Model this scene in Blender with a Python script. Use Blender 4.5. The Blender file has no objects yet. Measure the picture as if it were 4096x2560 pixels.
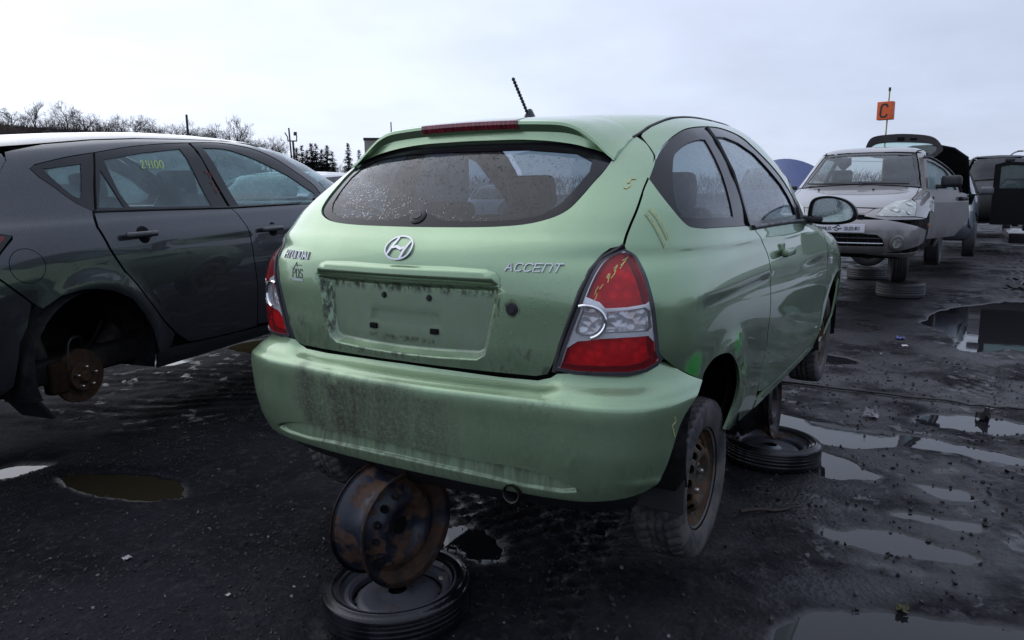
import bpy, bmesh, math, random
import numpy as np
from mathutils import Vector, Matrix
from mathutils.geometry import delaunay_2d_cdt
random.seed(7); rng = np.random.default_rng(7)
R = math.radians
scene = bpy.context.scene
COL = scene.collection

# ------------------------------------------------------------------ camera
CAM = np.array([-2.58, -1.544, 1.428])
def cam_axes(yaw, pitch, roll):
    f = np.array([math.cos(pitch)*math.cos(yaw), math.cos(pitch)*math.sin(yaw), math.sin(pitch)])
    rt = np.cross(f, [0, 0, 1.]); rt /= np.linalg.norm(rt); up = np.cross(rt, f)
    return rt*math.cos(roll)+up*math.sin(roll), -rt*math.sin(roll)+up*math.cos(roll), f
rt, up, fw = cam_axes(R(31.1), R(-9.68), R(-.5))
cd = bpy.data.cameras.new('camera'); cam = bpy.data.objects.new('camera', cd); COL.objects.link(cam)
cd.sensor_width = 36; cd.lens = 36*3000/4096; cd.clip_start = .05; cd.clip_end = 2000
cam.matrix_world = Matrix(((rt[0], up[0], -fw[0], CAM[0]), (rt[1], up[1], -fw[1], CAM[1]), (rt[2], up[2], -fw[2], CAM[2]), (0, 0, 0, 1)))
scene.camera = cam

# ------------------------------------------------------------------ sky, sun, exposure
SUN_AZ, SUN_EL = 82, 36
world = bpy.data.worlds.new('World'); scene.world = world; world.use_nodes = True
wt = world.node_tree; wt.nodes.clear()
def wn(t, **k):
    n = wt.nodes.new(t)
    for a, b in k.items(): setattr(n, a, b)
    return n
wo = wn('ShaderNodeOutputWorld'); wb = wn('ShaderNodeBackground'); wb.inputs['Strength'].default_value = .1
sky = wn('ShaderNodeTexSky', sky_type='NISHITA', sun_disc=False, sun_elevation=R(SUN_EL), sun_rotation=R(90-SUN_AZ))
tc = wn('ShaderNodeTexCoord'); sep = wn('ShaderNodeSeparateXYZ'); wt.links.new(tc.outputs['Generated'], sep.inputs[0])
def wm(op, a, b=None, c=None):
    n = wn('ShaderNodeMath', operation=op)
    for i, x in enumerate((a, b, c)):
        if x is None: continue
        if isinstance(x, (int, float)): n.inputs[i].default_value = x
        else: wt.links.new(x, n.inputs[i])
    return n.outputs[0]
zz = wm('MAXIMUM', sep.outputs[2], 0.0); den = wm('ADD', zz, .22)
cmb = wn('ShaderNodeCombineXYZ'); wt.links.new(wm('DIVIDE', sep.outputs[0], den), cmb.inputs[0]); wt.links.new(wm('DIVIDE', sep.outputs[1], den), cmb.inputs[1])
def wnoise(scale, detail, rough=.5):
    n = wn('ShaderNodeTexNoise'); n.inputs['Scale'].default_value = scale; n.inputs['Detail'].default_value = detail; n.inputs['Roughness'].default_value = rough
    wt.links.new(cmb.outputs[0], n.inputs['Vector']); return n.outputs['Fac']
cl = wm('ADD', wm('MULTIPLY', wnoise(.9, 5, .55), .7), wm('MULTIPLY', wnoise(2.6, 4), .3))
# brighter towards the sun behind the cloud
vd = wn('ShaderNodeVectorMath', operation='DOT_PRODUCT'); wt.links.new(tc.outputs['Generated'], vd.inputs[0])
vd.inputs[1].default_value = (math.cos(R(SUN_EL))*math.cos(R(SUN_AZ)), math.cos(R(SUN_EL))*math.sin(R(SUN_AZ)), math.sin(R(SUN_EL)))
d = wm('MAXIMUM', wm('ADD', wm('MULTIPLY', vd.outputs['Value'], .5), .5), 0.)
glow = wm('POWER', d, 3.0)
bri = wm('ADD', .61, wm('MULTIPLY', glow, .70))
bri = wm('MULTIPLY', bri, wm('ADD', .69, wm('MULTIPLY', cl, .64)))
mix = wn('ShaderNodeMix', data_type='RGBA'); wt.links.new(wm('MULTIPLY', glow, 1.0), mix.inputs[0])
mix.inputs[6].default_value = (.80, .92, 1.20, 1); mix.inputs[7].default_value = (.93, .985, 1.12, 1)
vs = wn('ShaderNodeVectorMath', operation='SCALE'); wt.links.new(mix.outputs[2], vs.inputs[0]); wt.links.new(wm('MULTIPLY', bri, 10.0), vs.inputs['Scale'])
mx2 = wn('ShaderNodeMix', data_type='RGBA'); mx2.inputs[0].default_value = .9
wt.links.new(sky.outputs[0], mx2.inputs[6]); wt.links.new(vs.outputs[0], mx2.inputs[7])
wt.links.new(mx2.outputs[2], wb.inputs[0]); wt.links.new(wb.outputs[0], wo.inputs[0])
sl = bpy.data.lights.new('sun', 'SUN'); sl.energy = .7; sl.angle = R(80); sl.color = (1, .985, .97)
so = bpy.data.objects.new('sun', sl); COL.objects.link(so)
so.rotation_euler = (R(90-SUN_EL), 0, R(SUN_AZ+90))
scene.view_settings.view_transform = 'Standard'; scene.view_settings.look = 'None'
scene.view_settings.exposure = 0.0; scene.view_settings.gamma = 1; scene.view_settings.use_curve_mapping = False
scene.render.engine = 'CYCLES'
try:
    scene.cycles.use_denoising = True; scene.cycles.max_bounces = 8; scene.cycles.transparent_max_bounces = 24
    scene.cycles.caustics_reflective = False; scene.cycles.caustics_refractive = False
except Exception: pass

# ------------------------------------------------------------------ material helpers
class M:
    def __init__(s, name):
        s.m = bpy.data.materials.new(name); s.m.use_nodes = True; s.t = s.m.node_tree; s.t.nodes.clear()
        s.o = s.t.nodes.new('ShaderNodeOutputMaterial'); s.tc = s.t.nodes.new('ShaderNodeTexCoord')
    def n(s, t, **k):
        x = s.t.nodes.new(t)
        for a, b in k.items(): setattr(x, a, b)
        return x
    def L(s, a, b): s.t.links.new(a, b)
    def put(s, sock, v):
        if hasattr(v, 'is_output') or isinstance(v, bpy.types.NodeSocket): s.L(v, sock)
        elif isinstance(v, (tuple, list)): sock.default_value = tuple(v) + ((1,) if len(v) == 3 and sock.type == 'RGBA' else ())
        else: sock.default_value = v
    def math(s, op, a, b=0., c=0., clamp=False):
        x = s.n('ShaderNodeMath', operation=op, use_clamp=clamp)
        s.put(x.inputs[0], a); s.put(x.inputs[1], b); s.put(x.inputs[2], c); return x.outputs[0]
    def noise(s, scale, detail=3, rough=.5, vec=None, stretch=None, out='Fac', dist=0.):
        x = s.n('ShaderNodeTexNoise'); x.inputs['Scale'].default_value = scale; x.inputs['Detail'].default_value = detail
        x.inputs['Roughness'].default_value = rough; x.inputs['Distortion'].default_value = dist
        v = vec or s.tc.outputs['Object']
        if stretch:
            mp = s.n('ShaderNodeMapping'); mp.inputs['Scale'].default_value = stretch; s.L(v, mp.inputs[0]); v = mp.outputs[0]
        s.L(v, x.inputs['Vector']); return x.outputs[out]
    def voro(s, scale, feature='F1', out='Distance', vec=None, rnd=1.):
        x = s.n('ShaderNodeTexVoronoi', feature=feature); x.inputs['Scale'].default_value = scale; x.inputs['Randomness'].default_value = rnd
        s.L(vec or s.tc.outputs['Object'], x.inputs['Vector']); return x.outputs[out]
    def ramp(s, f, lo, hi, a=0., b=1.):
        x = s.n('ShaderNodeMapRange', interpolation_type='SMOOTHSTEP'); s.put(x.inputs[0], f)
        for i, v in zip((1, 2, 3, 4), (lo, hi, a, b)): s.put(x.inputs[i], v)
        return x.outputs[0]
    def mix(s, f, a, b):
        x = s.n('ShaderNodeMix', data_type='RGBA'); s.put(x.inputs[0], f); s.put(x.inputs[6], a); s.put(x.inputs[7], b); return x.outputs[2]
    def xyz(s, coord='Object'):
        x = s.n('ShaderNodeSeparateXYZ'); s.L(s.tc.outputs[coord], x.inputs[0]); return x.outputs
    def bump(s, h, strength=.3, dist=.01, normal=None):
        x = s.n('ShaderNodeBump'); x.inputs['Strength'].default_value = strength; x.inputs['Distance'].default_value = dist
        s.L(h, x.inputs['Height'])
        if normal is not None: s.L(normal, x.inputs['Normal'])
        return x.outputs[0]
    def pbr(s, color, rough=.5, metal=0., coat=0., coat_rough=.05, spec=.5, normal=None, out=True, ior=1.5):
        b = s.n('ShaderNodeBsdfPrincipled')
        s.put(b.inputs['Base Color'], color); s.put(b.inputs['Roughness'], rough); s.put(b.inputs['Metallic'], metal)
        s.put(b.inputs['Coat Weight'], coat); s.put(b.inputs['Coat Roughness'], coat_rough); s.put(b.inputs['Specular IOR Level'], spec)
        b.inputs['IOR'].default_value = ior
        if normal is not None: s.L(normal, b.inputs['Normal'])
        if out: s.L(b.outputs[0], s.o.inputs[0])
        return b.outputs[0]
    def band(s, c, a, b, w):                       # smooth box window on a coordinate
        return s.math('MULTIPLY', s.ramp(c, a-w, a+w), s.ramp(c, b-w, b+w, 1., 0.))

def plain(name, color, rough=.5, metal=0., coat=0., var=.25, scale=6., bump=0., bscale=60., spec=.5):
    m = M(name); f = m.noise(scale, 5, .6)
    hi = tuple(min(1, c*(1+var)) for c in color); lo = tuple(c*(1-var) for c in color)
    c = m.mix(m.ramp(f, .3, .7), lo, hi)
    r = m.ramp(m.noise(scale*2.3, 3), .3, .7, max(.02, rough*.8), min(1, rough*1.2))
    nrm = m.bump(m.noise(bscale, 3), bump, .004) if bump else None
    m.pbr(c, r, metal, coat, spec=spec, normal=nrm); return m.m

def rain_height(m, s1=70., s2=170.):
    """raised water drops, thinned by noise, as a height map in metres-ish units"""
    a = m.ramp(m.voro(s1), .0, .34, 1., 0.); k = m.ramp(m.noise(s1*.55, 2), .48, .58)
    b = m.math('MULTIPLY', m.ramp(m.voro(s2), .0, .36, 1., 0.), m.ramp(m.noise(s1*.22, 3), .42, .62))
    return m.math('ADD', m.math('MULTIPLY', a, k), m.math('MULTIPLY', b, .45))

def paint(name, color, rough=.36, metal=.35, dirt=None, drops=.17, coat=1., low_dirt=.0, dirt_col=(.035, .032, .026), spec=.5, film2=None):
    m = M(name); x, y, z = m.xyz()
    c = m.mix(m.ramp(m.noise(3.2, 4, .6), .3, .7), tuple(v*.93 for v in color), tuple(v*1.05 for v in color))
    flake = m.noise(900, 1); c = m.mix(m.math('MULTIPLY', m.ramp(flake, .45, .75), .10), c, (.9, .95, .9))
    # road film settled on the lower body, with a streaky edge of its own
    film = m.math('MULTIPLY', m.noise(9, 5, .65, stretch=(1, 1, .35)), m.ramp(z, .25, .75, 1., .0))
    f = m.math('MULTIPLY', m.ramp(film, .12, .55), low_dirt)
    if dirt is not None: f = m.math('MAXIMUM', f, dirt(m, x, y, z))
    if film2 is not None:
        f2, col2 = film2(m, x, y, z); c = m.mix(f2, c, col2)
    c = m.mix(f, c, dirt_col)
    r = m.math('ADD', rough, m.math('MULTIPLY', f, .45))
    if film2 is not None: f = m.math('MAXIMUM', f, m.math('MULTIPLY', f2, .8))
    r = m.math('ADD', r, m.math('MULTIPLY', m.ramp(m.noise(130, 3, .6, stretch=(1, 1, .3)), .55, .72), .12))
    nrm = m.bump(rain_height(m, 85, 210), drops, .003)
    ct = m.math('MULTIPLY', m.math('SUBTRACT', 1., f, clamp=True), coat)
    m.pbr(c, r, m.math('MULTIPLY', m.math('SUBTRACT', 1., f, clamp=True), metal), ct, .018, spec=spec, normal=nrm); return m.m

def glass(name, tint=(.62, .70, .70), haze=.12, drops=.35, hazecol=(.55, .58, .60), rough=.03, s1=55., s2=150.):
    m = M(name)
    nrm = m.bump(rain_height(m, s1, s2), drops, .004) if drops else None
    tr = m.n('ShaderNodeBsdfTransparent'); tr.inputs[0].default_value = tint + (1,)
    gl = m.n('ShaderNodeBsdfGlossy'); gl.inputs['Roughness'].default_value = rough; gl.inputs[0].default_value = (1, 1, 1, 1)
    df = m.n('ShaderNodeBsdfDiffuse'); df.inputs[0].default_value = hazecol + (1,)
    lw = m.n('ShaderNodeLayerWeight'); lw.inputs[0].default_value = .5
    if nrm is not None: m.L(nrm, gl.inputs['Normal']); m.L(nrm, lw.inputs['Normal'])
    fr = m.math('ADD', .045, m.math('MULTIPLY', m.math('POWER', lw.outputs['Facing'], 5.), .9))
    tl = m.n('ShaderNodeBsdfTranslucent'); tl.inputs[0].default_value = hazecol + (1,)
    hs = m.n('ShaderNodeMixShader'); hs.inputs[0].default_value = .5; m.L(df.outputs[0], hs.inputs[1]); m.L(tl.outputs[0], hs.inputs[2])
    m1 = m.n('ShaderNodeMixShader')
    hz = m.math('MULTIPLY', m.ramp(m.noise(5, 3), .3, .7, .7, 1.3), haze); m.L(hz, m1.inputs[0])
    m.L(tr.outputs[0], m1.inputs[1]); m.L(hs.outputs[0], m1.inputs[2])
    m2 = m.n('ShaderNodeMixShader'); m.L(fr, m2.inputs[0]); m.L(m1.outputs[0], m2.inputs[1]); m.L(gl.outputs[0], m2.inputs[2])
    m.L(m2.outputs[0], m.o.inputs[0]); return m.m

def lens(name, tint, bump=.5, scale=90., rough=.06):
    m = M(name)
    nrm = m.bump(m.voro(scale), bump, .003)
    tr = m.n('ShaderNodeBsdfTransparent'); tr.inputs[0].default_value = tint + (1,)
    gl = m.n('ShaderNodeBsdfGlossy'); gl.inputs['Roughness'].default_value = rough
    df = m.n('ShaderNodeBsdfDiffuse'); df.inputs[0].default_value = tuple(t*.8 for t in tint) + (1,)
    lw = m.n('ShaderNodeLayerWeight'); lw.inputs[0].default_value = .5; m.L(nrm, gl.inputs['Normal'])
    fr = m.math('ADD', .05, m.math('MULTIPLY', m.math('POWER', lw.outputs['Facing'], 5.), .9))
    a = m.n('ShaderNodeMixShader'); a.inputs[0].default_value = .20; m.L(tr.outputs[0], a.inputs[1]); m.L(df.outputs[0], a.inputs[2])
    b = m.n('ShaderNodeMixShader'); m.L(fr, b.inputs[0]); m.L(a.outputs[0], b.inputs[1]); m.L(gl.outputs[0], b.inputs[2])
    m.L(b.outputs[0], m.o.inputs[0]); return m.m

def rust(name, base=(.018, .02, .03), amount=.5, orange=(.16, .055, .022), brown=(.05, .022, .014), scale=14., metal=.2):
    m = M(name)
    k = m.noise(scale, 6, .68); f = m.ramp(k, .62-amount*.3, .70-amount*.3)
    rc = m.mix(m.ramp(m.noise(scale*2.2, 5, .7), .35, .65), brown, orange)
    c = m.mix(f, base, rc)
    m.pbr(c, m.math('ADD', .38, m.math('MULTIPLY', f, .45)), metal, normal=m.bump(k, .5, .004)); return m.m

# ------------------------------------------------------------------ mesh helpers
def link(o, parent=None):
    COL.objects.link(o)
    if parent is not None: o.parent = parent
    return o
def tag(o, label=None, cat=None, group=None, kind=None):
    if label: o['label'] = label
    if cat: o['category'] = cat
    if group: o['group'] = group
    if kind: o['kind'] = kind
    return o
def empty(name, loc=(0, 0, 0), rot=(0, 0, 0), parent=None, scale=1.):
    e = bpy.data.objects.new(name, None); e.location = loc; e.rotation_euler = rot; e.scale = (scale,)*3; e.empty_display_size = .1
    return link(e, parent)
def mk(name, v, f, mats, parent=None, smooth=True, fm=None, normals=None):
    me = bpy.data.meshes.new(name); me.from_pydata([tuple(p) for p in v], [], [tuple(int(i) for i in q) for q in f])
    for m in (mats if isinstance(mats, (list, tuple)) else [mats]): me.materials.append(m)
    if fm is not None: me.polygons.foreach_set('material_index', np.asarray(fm, dtype=np.int32))
    if smooth: me.polygons.foreach_set('use_smooth', np.ones(len(me.polygons), bool))
    me.update()
    if normals is not None: me.normals_split_custom_set_from_vertices([tuple(n) for n in normals])
    return link(bpy.data.objects.new(name, me), parent)
def me_obj(name, me, parent=None, loc=(0, 0, 0), rot=(0, 0, 0), scale=(1, 1, 1)):
    o = bpy.data.objects.new(name, me); o.location = loc; o.rotation_euler = rot; o.scale = scale; return link(o, parent)
def sharp(o, ang=35):
    me = o.data; bm = bmesh.new(); bm.from_mesh(me); bm.normal_update()
    for e in bm.edges:
        if len(e.link_faces) == 2 and e.calc_face_angle(0) > R(ang): e.smooth = False
    bm.to_mesh(me); bm.free(); return o
def rbox(name, size, loc, mat, parent=None, bevel=.02, rot=(0, 0, 0), seg=3, taper=None):
    bm = bmesh.new(); bmesh.ops.create_cube(bm, size=1)
    for v in bm.verts:
        v.co = Vector((v.co.x*size[0], v.co.y*size[1], v.co.z*size[2]))
        if taper and v.co.z > 0: v.co.x *= taper[0]; v.co.y *= taper[1]
    if bevel: bmesh.ops.bevel(bm, geom=list(bm.edges), offset=min(bevel, min(size)*.48), segments=seg, affect='EDGES', profile=.6)
    me = bpy.data.meshes.new(name); bm.to_mesh(me); bm.free(); me.materials.append(mat)
    for p in me.polygons: p.use_smooth = True
    o = me_obj(name, me, parent, loc, rot); return sharp(o, 50)
def tube_data(pts, r, seg=8, closed=False, caps=True):
    P = np.array(pts, float); n = len(P); rr = np.broadcast_to(np.asarray(r, float), (n,))
    T = np.gradient(P, axis=0) if not closed else np.roll(P, -1, 0)-np.roll(P, 1, 0)
    T /= np.linalg.norm(T, axis=1)[:, None]+1e-12
    ref = np.array([0, 0, 1.]) if abs(T[0] @ [0, 0, 1.]) < .9 else np.array([1., 0, 0])
    V = []; F = []; u = np.cross(T[0], ref); u /= np.linalg.norm(u)
    for i in range(n):
        u = u-T[i]*(u @ T[i]); u /= np.linalg.norm(u); w = np.cross(T[i], u)
        for k in range(seg):
            a = 2*math.pi*k/seg; V.append(P[i]+rr[i]*(u*math.cos(a)+w*math.sin(a)))
    for i in range(n if closed else n-1):
        j = (i+1) % n
        for k in range(seg): F.append((i*seg+k, i*seg+(k+1) % seg, j*seg+(k+1) % seg, j*seg+k))
    if caps and not closed: F += [tuple(range(seg))[::-1], tuple(range((n-1)*seg, n*seg))]
    return V, F
def tube(name, pts, r, mat, parent=None, seg=8, closed=False):
    v, f = tube_data(pts, r, seg, closed); return sharp(mk(name, v, f, mat, parent), 60)
def merge(parts):
    V = []; F = []; FM = []
    for p in parts:
        v, f = p[0], p[1]; m = p[2] if len(p) > 2 else 0; b = len(V); V += [tuple(q) for q in v]; F += [tuple(i+b for i in q) for q in f]; FM += [m]*len(f)
    return V, F, FM
def box_data(c, s, rot=None):
    v = [(sx*s[0]/2, sy*s[1]/2, sz*s[2]/2) for sx in (-1, 1) for sy in (-1, 1) for sz in (-1, 1)]
    f = [(0, 1, 3, 2), (4, 6, 7, 5), (0, 4, 5, 1), (2, 3, 7, 6), (0, 2, 6, 4), (1, 5, 7, 3)]
    if rot is not None: v = [tuple(rot @ Vector(p)) for p in v]
    return [(p[0]+c[0], p[1]+c[1], p[2]+c[2]) for p in v], f
def lathe_data(prof, seg=64, closed=False):
    V = []; F = []; n = len(prof)
    for k in range(seg):
        a = 2*math.pi*k/seg
        for r, h in prof: V.append((r*math.cos(a), r*math.sin(a), h))
    for k in range(seg):
        j = (k+1) % seg
        for i in range(n if closed else n-1):
            i2 = (i+1) % n; F.append((k*n+i, j*n+i, j*n+i2, k*n+i2))
    return V, F
def crs(pts, n=8, closed=False):
    """Catmull-Rom through 2D/3D points"""
    P = np.array(pts, float)
    if len(P) < 3: return P
    A = np.vstack([P[-1], P, P[:2]]) if closed else np.vstack([2*P[0]-P[1], P, 2*P[-1]-P[-2]])
    out = []
    for i in range(1, len(A)-2):
        p0, p1, p2, p3 = A[i-1:i+3]
        for t in np.linspace(0, 1, n, endpoint=False):
            out.append(.5*((2*p1)+(p2-p0)*t+(2*p0-5*p1+4*p2-p3)*t*t+(3*p1-p0-3*p2+p3)*t**3))
    if not closed: out.append(P[-1])
    return np.array(out)
def inpoly(pts, poly):
    P = np.asarray(pts); x, y = P[:, 0], P[:, 1]; poly = np.asarray(poly); r = np.zeros(len(P), bool); j = len(poly)-1
    for i in range(len(poly)):
        xi, yi = poly[i]; xj, yj = poly[j]
        if yi != yj: r ^= ((yi > y) != (yj > y)) & (x < (xj-xi)*(y-yi)/(yj-yi)+xi)
        j = i
    return r
def segdist(pts, poly, closed=True):
    P = np.asarray(pts, float); A = np.asarray(poly, float); B = np.roll(A, -1, 0)
    if not closed: A, B = A[:-1], B[:-1]
    best = np.full(len(P), 1e9)
    for a, b in zip(A, B):
        d = b-a; t = np.clip(((P-a) @ d)/(d @ d+1e-12), 0, 1); best = np.minimum(best, np.hypot(*(P-a-t[:, None]*d).T))
    return best
def sstep(x, a, b):
    t = np.clip((x-a)/(b-a), 0, 1); return t*t*(3-2*t)
def densify(poly, h):
    P = np.asarray(poly, float); out = []
    for a, b in zip(P, np.roll(P, -1, 0)):
        k = max(1, int(math.ceil(np.hypot(*(b-a))/h)))
        for t in range(k): out.append(a+(b-a)*t/k)
    o = np.array(out); keep = np.hypot(*(o-np.roll(o, 1, 0)).T) > 1e-5
    return o[keep]
def cdt(outline, holes=(), loops=(), h=.03):
    """triangulate a flat outline with holes and feature loops -> points, tris"""
    loops_all = [densify(outline, h)]+[densify(q, h) for q in holes]+[densify(q, h*.8) for q in loops]
    o = loops_all[0]; lo, hi = o.min(0), o.max(0)
    gx = np.arange(lo[0], hi[0]+h, h); gy = np.arange(lo[1], hi[1]+h, h*.87)
    G = np.array([(x+(h/2 if j % 2 else 0), y) for j, y in enumerate(gy) for x in gx])
    ok = inpoly(G, o)
    for q in loops_all[1:1+len(holes)]: ok &= ~inpoly(G, q)
    G = G[ok]
    for q in loops_all:
        if len(G): G = G[segdist(G, q) > h*.45]
    pts = []; ed = []
    for q in loops_all:
        b = len(pts); pts += [tuple(p) for p in q]; ed += [(b+i, b+(i+1) % len(q)) for i in range(len(q))]
    pts += [tuple(p) for p in G]
    r = delaunay_2d_cdt([Vector(p) for p in pts], ed, [], 0, 1e-7)
    V = np.array([tuple(p) for p in r[0]]); T = np.array([f for f in r[2] if len(f) == 3])
    c = V[T].mean(1); k = inpoly(c, o)
    for q in loops_all[1:1+len(holes)]: k &= ~inpoly(c, q)
    return V, T[k]

# ------------------------------------------------------------------ car body surface
def slopes(tab):
    d = np.diff(tab, axis=0); m = np.zeros_like(tab); a, b = d[:-1], d[1:]; sm = a+b
    m[1:-1] = np.where(a*b > 0, 2*a*b/np.where(sm == 0, 1, sm), 0); m[0] = d[0]; m[-1] = d[-1]; return m
def pchip(tab, m, v):
    n = len(tab); v = np.clip(v, 0, n-1); i = np.minimum(np.asarray(v).astype(int), n-2); t = np.asarray(v-i)[..., None]; t2 = t*t; t3 = t2*t
    return (2*t3-3*t2+1)*tab[i]+(t3-2*t2+t)*m[i]+(3*t2-2*t3)*tab[i+1]+(t3-t2)*m[i+1]
class Body:
    """waterline body: rows z, x rear, x front, half width, rear and front roundness; phi 0 rear, 90 right side, 180 front"""
    def __init__(s, xc, rows, bow=None):
        s.bow = bow; s.xc = xc; s.tab = np.array(rows, float); s.n = len(rows)
        s.m = slopes(s.tab); s.vf = np.linspace(0, s.n-1, 2000); s.zf = pchip(s.tab, s.m, s.vf)[:, 0]
    def S0(s, phi, v):
        b = s.bow; s.bow = None; r = s.S(phi, v); s.bow = b; return r
    def S(s, phi, v):
        ph = np.radians(np.asarray(phi, float)); r = pchip(s.tab, s.m, np.asarray(v, float)); z, xr, xf, w, nr, nf = [r[..., i] for i in range(6)]
        c = np.cos(ph); sn = np.abs(np.sin(ph)); sg = np.sign(np.sin(ph)); back = c >= 0
        a = np.where(back, s.xc-xr, xf-s.xc); n = np.where(back, nr, nf)
        q = (np.maximum(np.abs(c)/np.maximum(a, 1e-6), 1e-9)**n+np.maximum(sn/np.maximum(w, 1e-6), 1e-9)**n)**(-1/n)
        x = s.xc-q*c
        if s.bow is not None:                      # extra plan bow of the tail
            a = np.degrees(np.arccos(np.clip(c, -1, 1))); x = x+np.interp(z, s.bow[0], s.bow[1])*np.where(a < 60, np.sin(np.pi*a/60)**2, 0)
        return np.stack([x, -q*sn*sg, z], -1)
    def N(s, phi, v, f=None):
        f = f or s.S; e = .05; k = .01
        a = f(phi+e, v)-f(phi-e, v); v1 = np.minimum(v+k, s.n-1.001); v0 = np.maximum(v-k, 0)
        b = f(phi, v1)-f(phi, v0); n = np.cross(a, b); X = f(phi, v)
        n /= np.linalg.norm(n, axis=-1)[..., None]+1e-12
        sg = np.sign((n*(X-np.array([s.xc, 0, .6]))).sum(-1)); sg = np.where(sg == 0, 1, sg); return n*sg[..., None]
    def vz(s, z): return float(np.interp(z, s.zf, s.vf))
    def _bis(s, g, lo, hi):
        for _ in range(26):
            m = (lo+hi)/2
            if g(m) < 0: lo = m
            else: hi = m
        return (lo+hi)/2
    def side(s, x, z):
        v = s.vz(z); return (s._bis(lambda p: float(s.S(p, v)[0])-x, 0, 180), v)
    def rear(s, y, z):
        v = s.vz(z); p = s._bis(lambda p: -float(s.S(p, v)[1])-abs(y), 0, 88); return (p if y < 0 else -p, v)
    def front(s, y, z):
        v = s.vz(z); p = s._bis(lambda p: abs(y)+float(s.S(p, v)[1]), 92, 180); return (p if y < 0 else 360-p, v)
    def top(s, x, y):
        if s.bow is not None:
            x0 = x
            for _ in range(12):
                p = math.degrees(math.atan2(-y, s.xc-x)) % 360; r = math.hypot(x-s.xc, y); v = s._bis(lambda v: r-float(np.hypot(*(s.S0(p, v)[:2]-[s.xc, 0]))), 0, s.n-1); x += .8*(x0-float(s.S(p, v)[0]))
            return (p, v)
        p = math.degrees(math.atan2(-y, s.xc-x)) % 360; r = math.hypot(x-s.xc, y)
        v = s._bis(lambda v: r-float(np.hypot(*(s.S(p, v)[:2]-[s.xc, 0]))), 0, s.n-1); return (p, v)
LP, LV = math.pi/180, .09
def panel(name, body, outline, mat, parent, holes=(), loops=(), off=0., flange=.012, h=.03, disp=None, mirror=False):
    sc = np.array([LP, LV]); tr = lambda q: np.asarray(q, float)*sc
    V, T = cdt(tr(outline), [tr(q) for q in holes], [tr(q) for q in loops], h)
    phi, v = V[:, 0]/LP, V[:, 1]/LV
    def f(p, w):
        X = body.S(p, w)
        if off == 0 and disp is None: return X
        o = np.full(np.shape(p), off, float)
        if disp is not None: o = o+disp(p, w, X)
        return X+body.N(p, w)*o[..., None]
    X = f(phi, v); N = body.N(phi, v, f)
    g = np.cross(X[T[:, 1]]-X[T[:, 0]], X[T[:, 2]]-X[T[:, 0]]); fl = (g*N[T].mean(1)).sum(1) < 0
    T = T.copy(); T[fl] = T[fl][:, ::-1]
    if mirror:
        X = X*[1, -1, 1]; N = N*[1, -1, 1]; T = T[:, ::-1]
    VV = [X]; NN = [N]; F = [tuple(t) for t in T]
    if flange:
        cnt = {}
        for t in T:
            for a, b in ((t[0], t[1]), (t[1], t[2]), (t[2], t[0])):
                cnt[(a, b)] = 1
        E = [(a, b) for (a, b) in cnt if (b, a) not in cnt]
        b0 = len(X); k = 0; ev = []; en = []
        for a, b in E:
            sd = np.cross(X[b]-X[a], N[a]); sd /= np.linalg.norm(sd)+1e-12
            ev += [X[a], X[b], X[b]-N[b]*flange, X[a]-N[a]*flange]; en += [sd]*4
            F.append((b0+k+1, b0+k, b0+k+3, b0+k+2)); k += 4
        if ev: VV.append(np.array(ev)); NN.append(np.array(en))
    return mk(name, np.vstack(VV), F, mat, parent, normals=np.vstack(NN))
def mir(half):
    """right half outline, top centre -> bottom centre: close with its mirror image"""
    a = [tuple(p) for p in half]; return a+[(-p, v) for p, v in a[::-1] if abs(p) > .05]
def ring_in(poly, d):
    """shrink a polygon in scaled (phi, v) space"""
    P = np.asarray(poly, float)*[LP, LV]
    A = .5*np.sum(P[:, 0]*np.roll(P[:, 1], -1)-np.roll(P[:, 0], -1)*P[:, 1])
    t = np.roll(P, -1, 0)-np.roll(P, 1, 0); t /= np.linalg.norm(t, axis=1)[:, None]+1e-12
    n = np.stack([-t[:, 1], t[:, 0]], 1)*np.sign(A); return (P+n*d)/[LP, LV]

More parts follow.
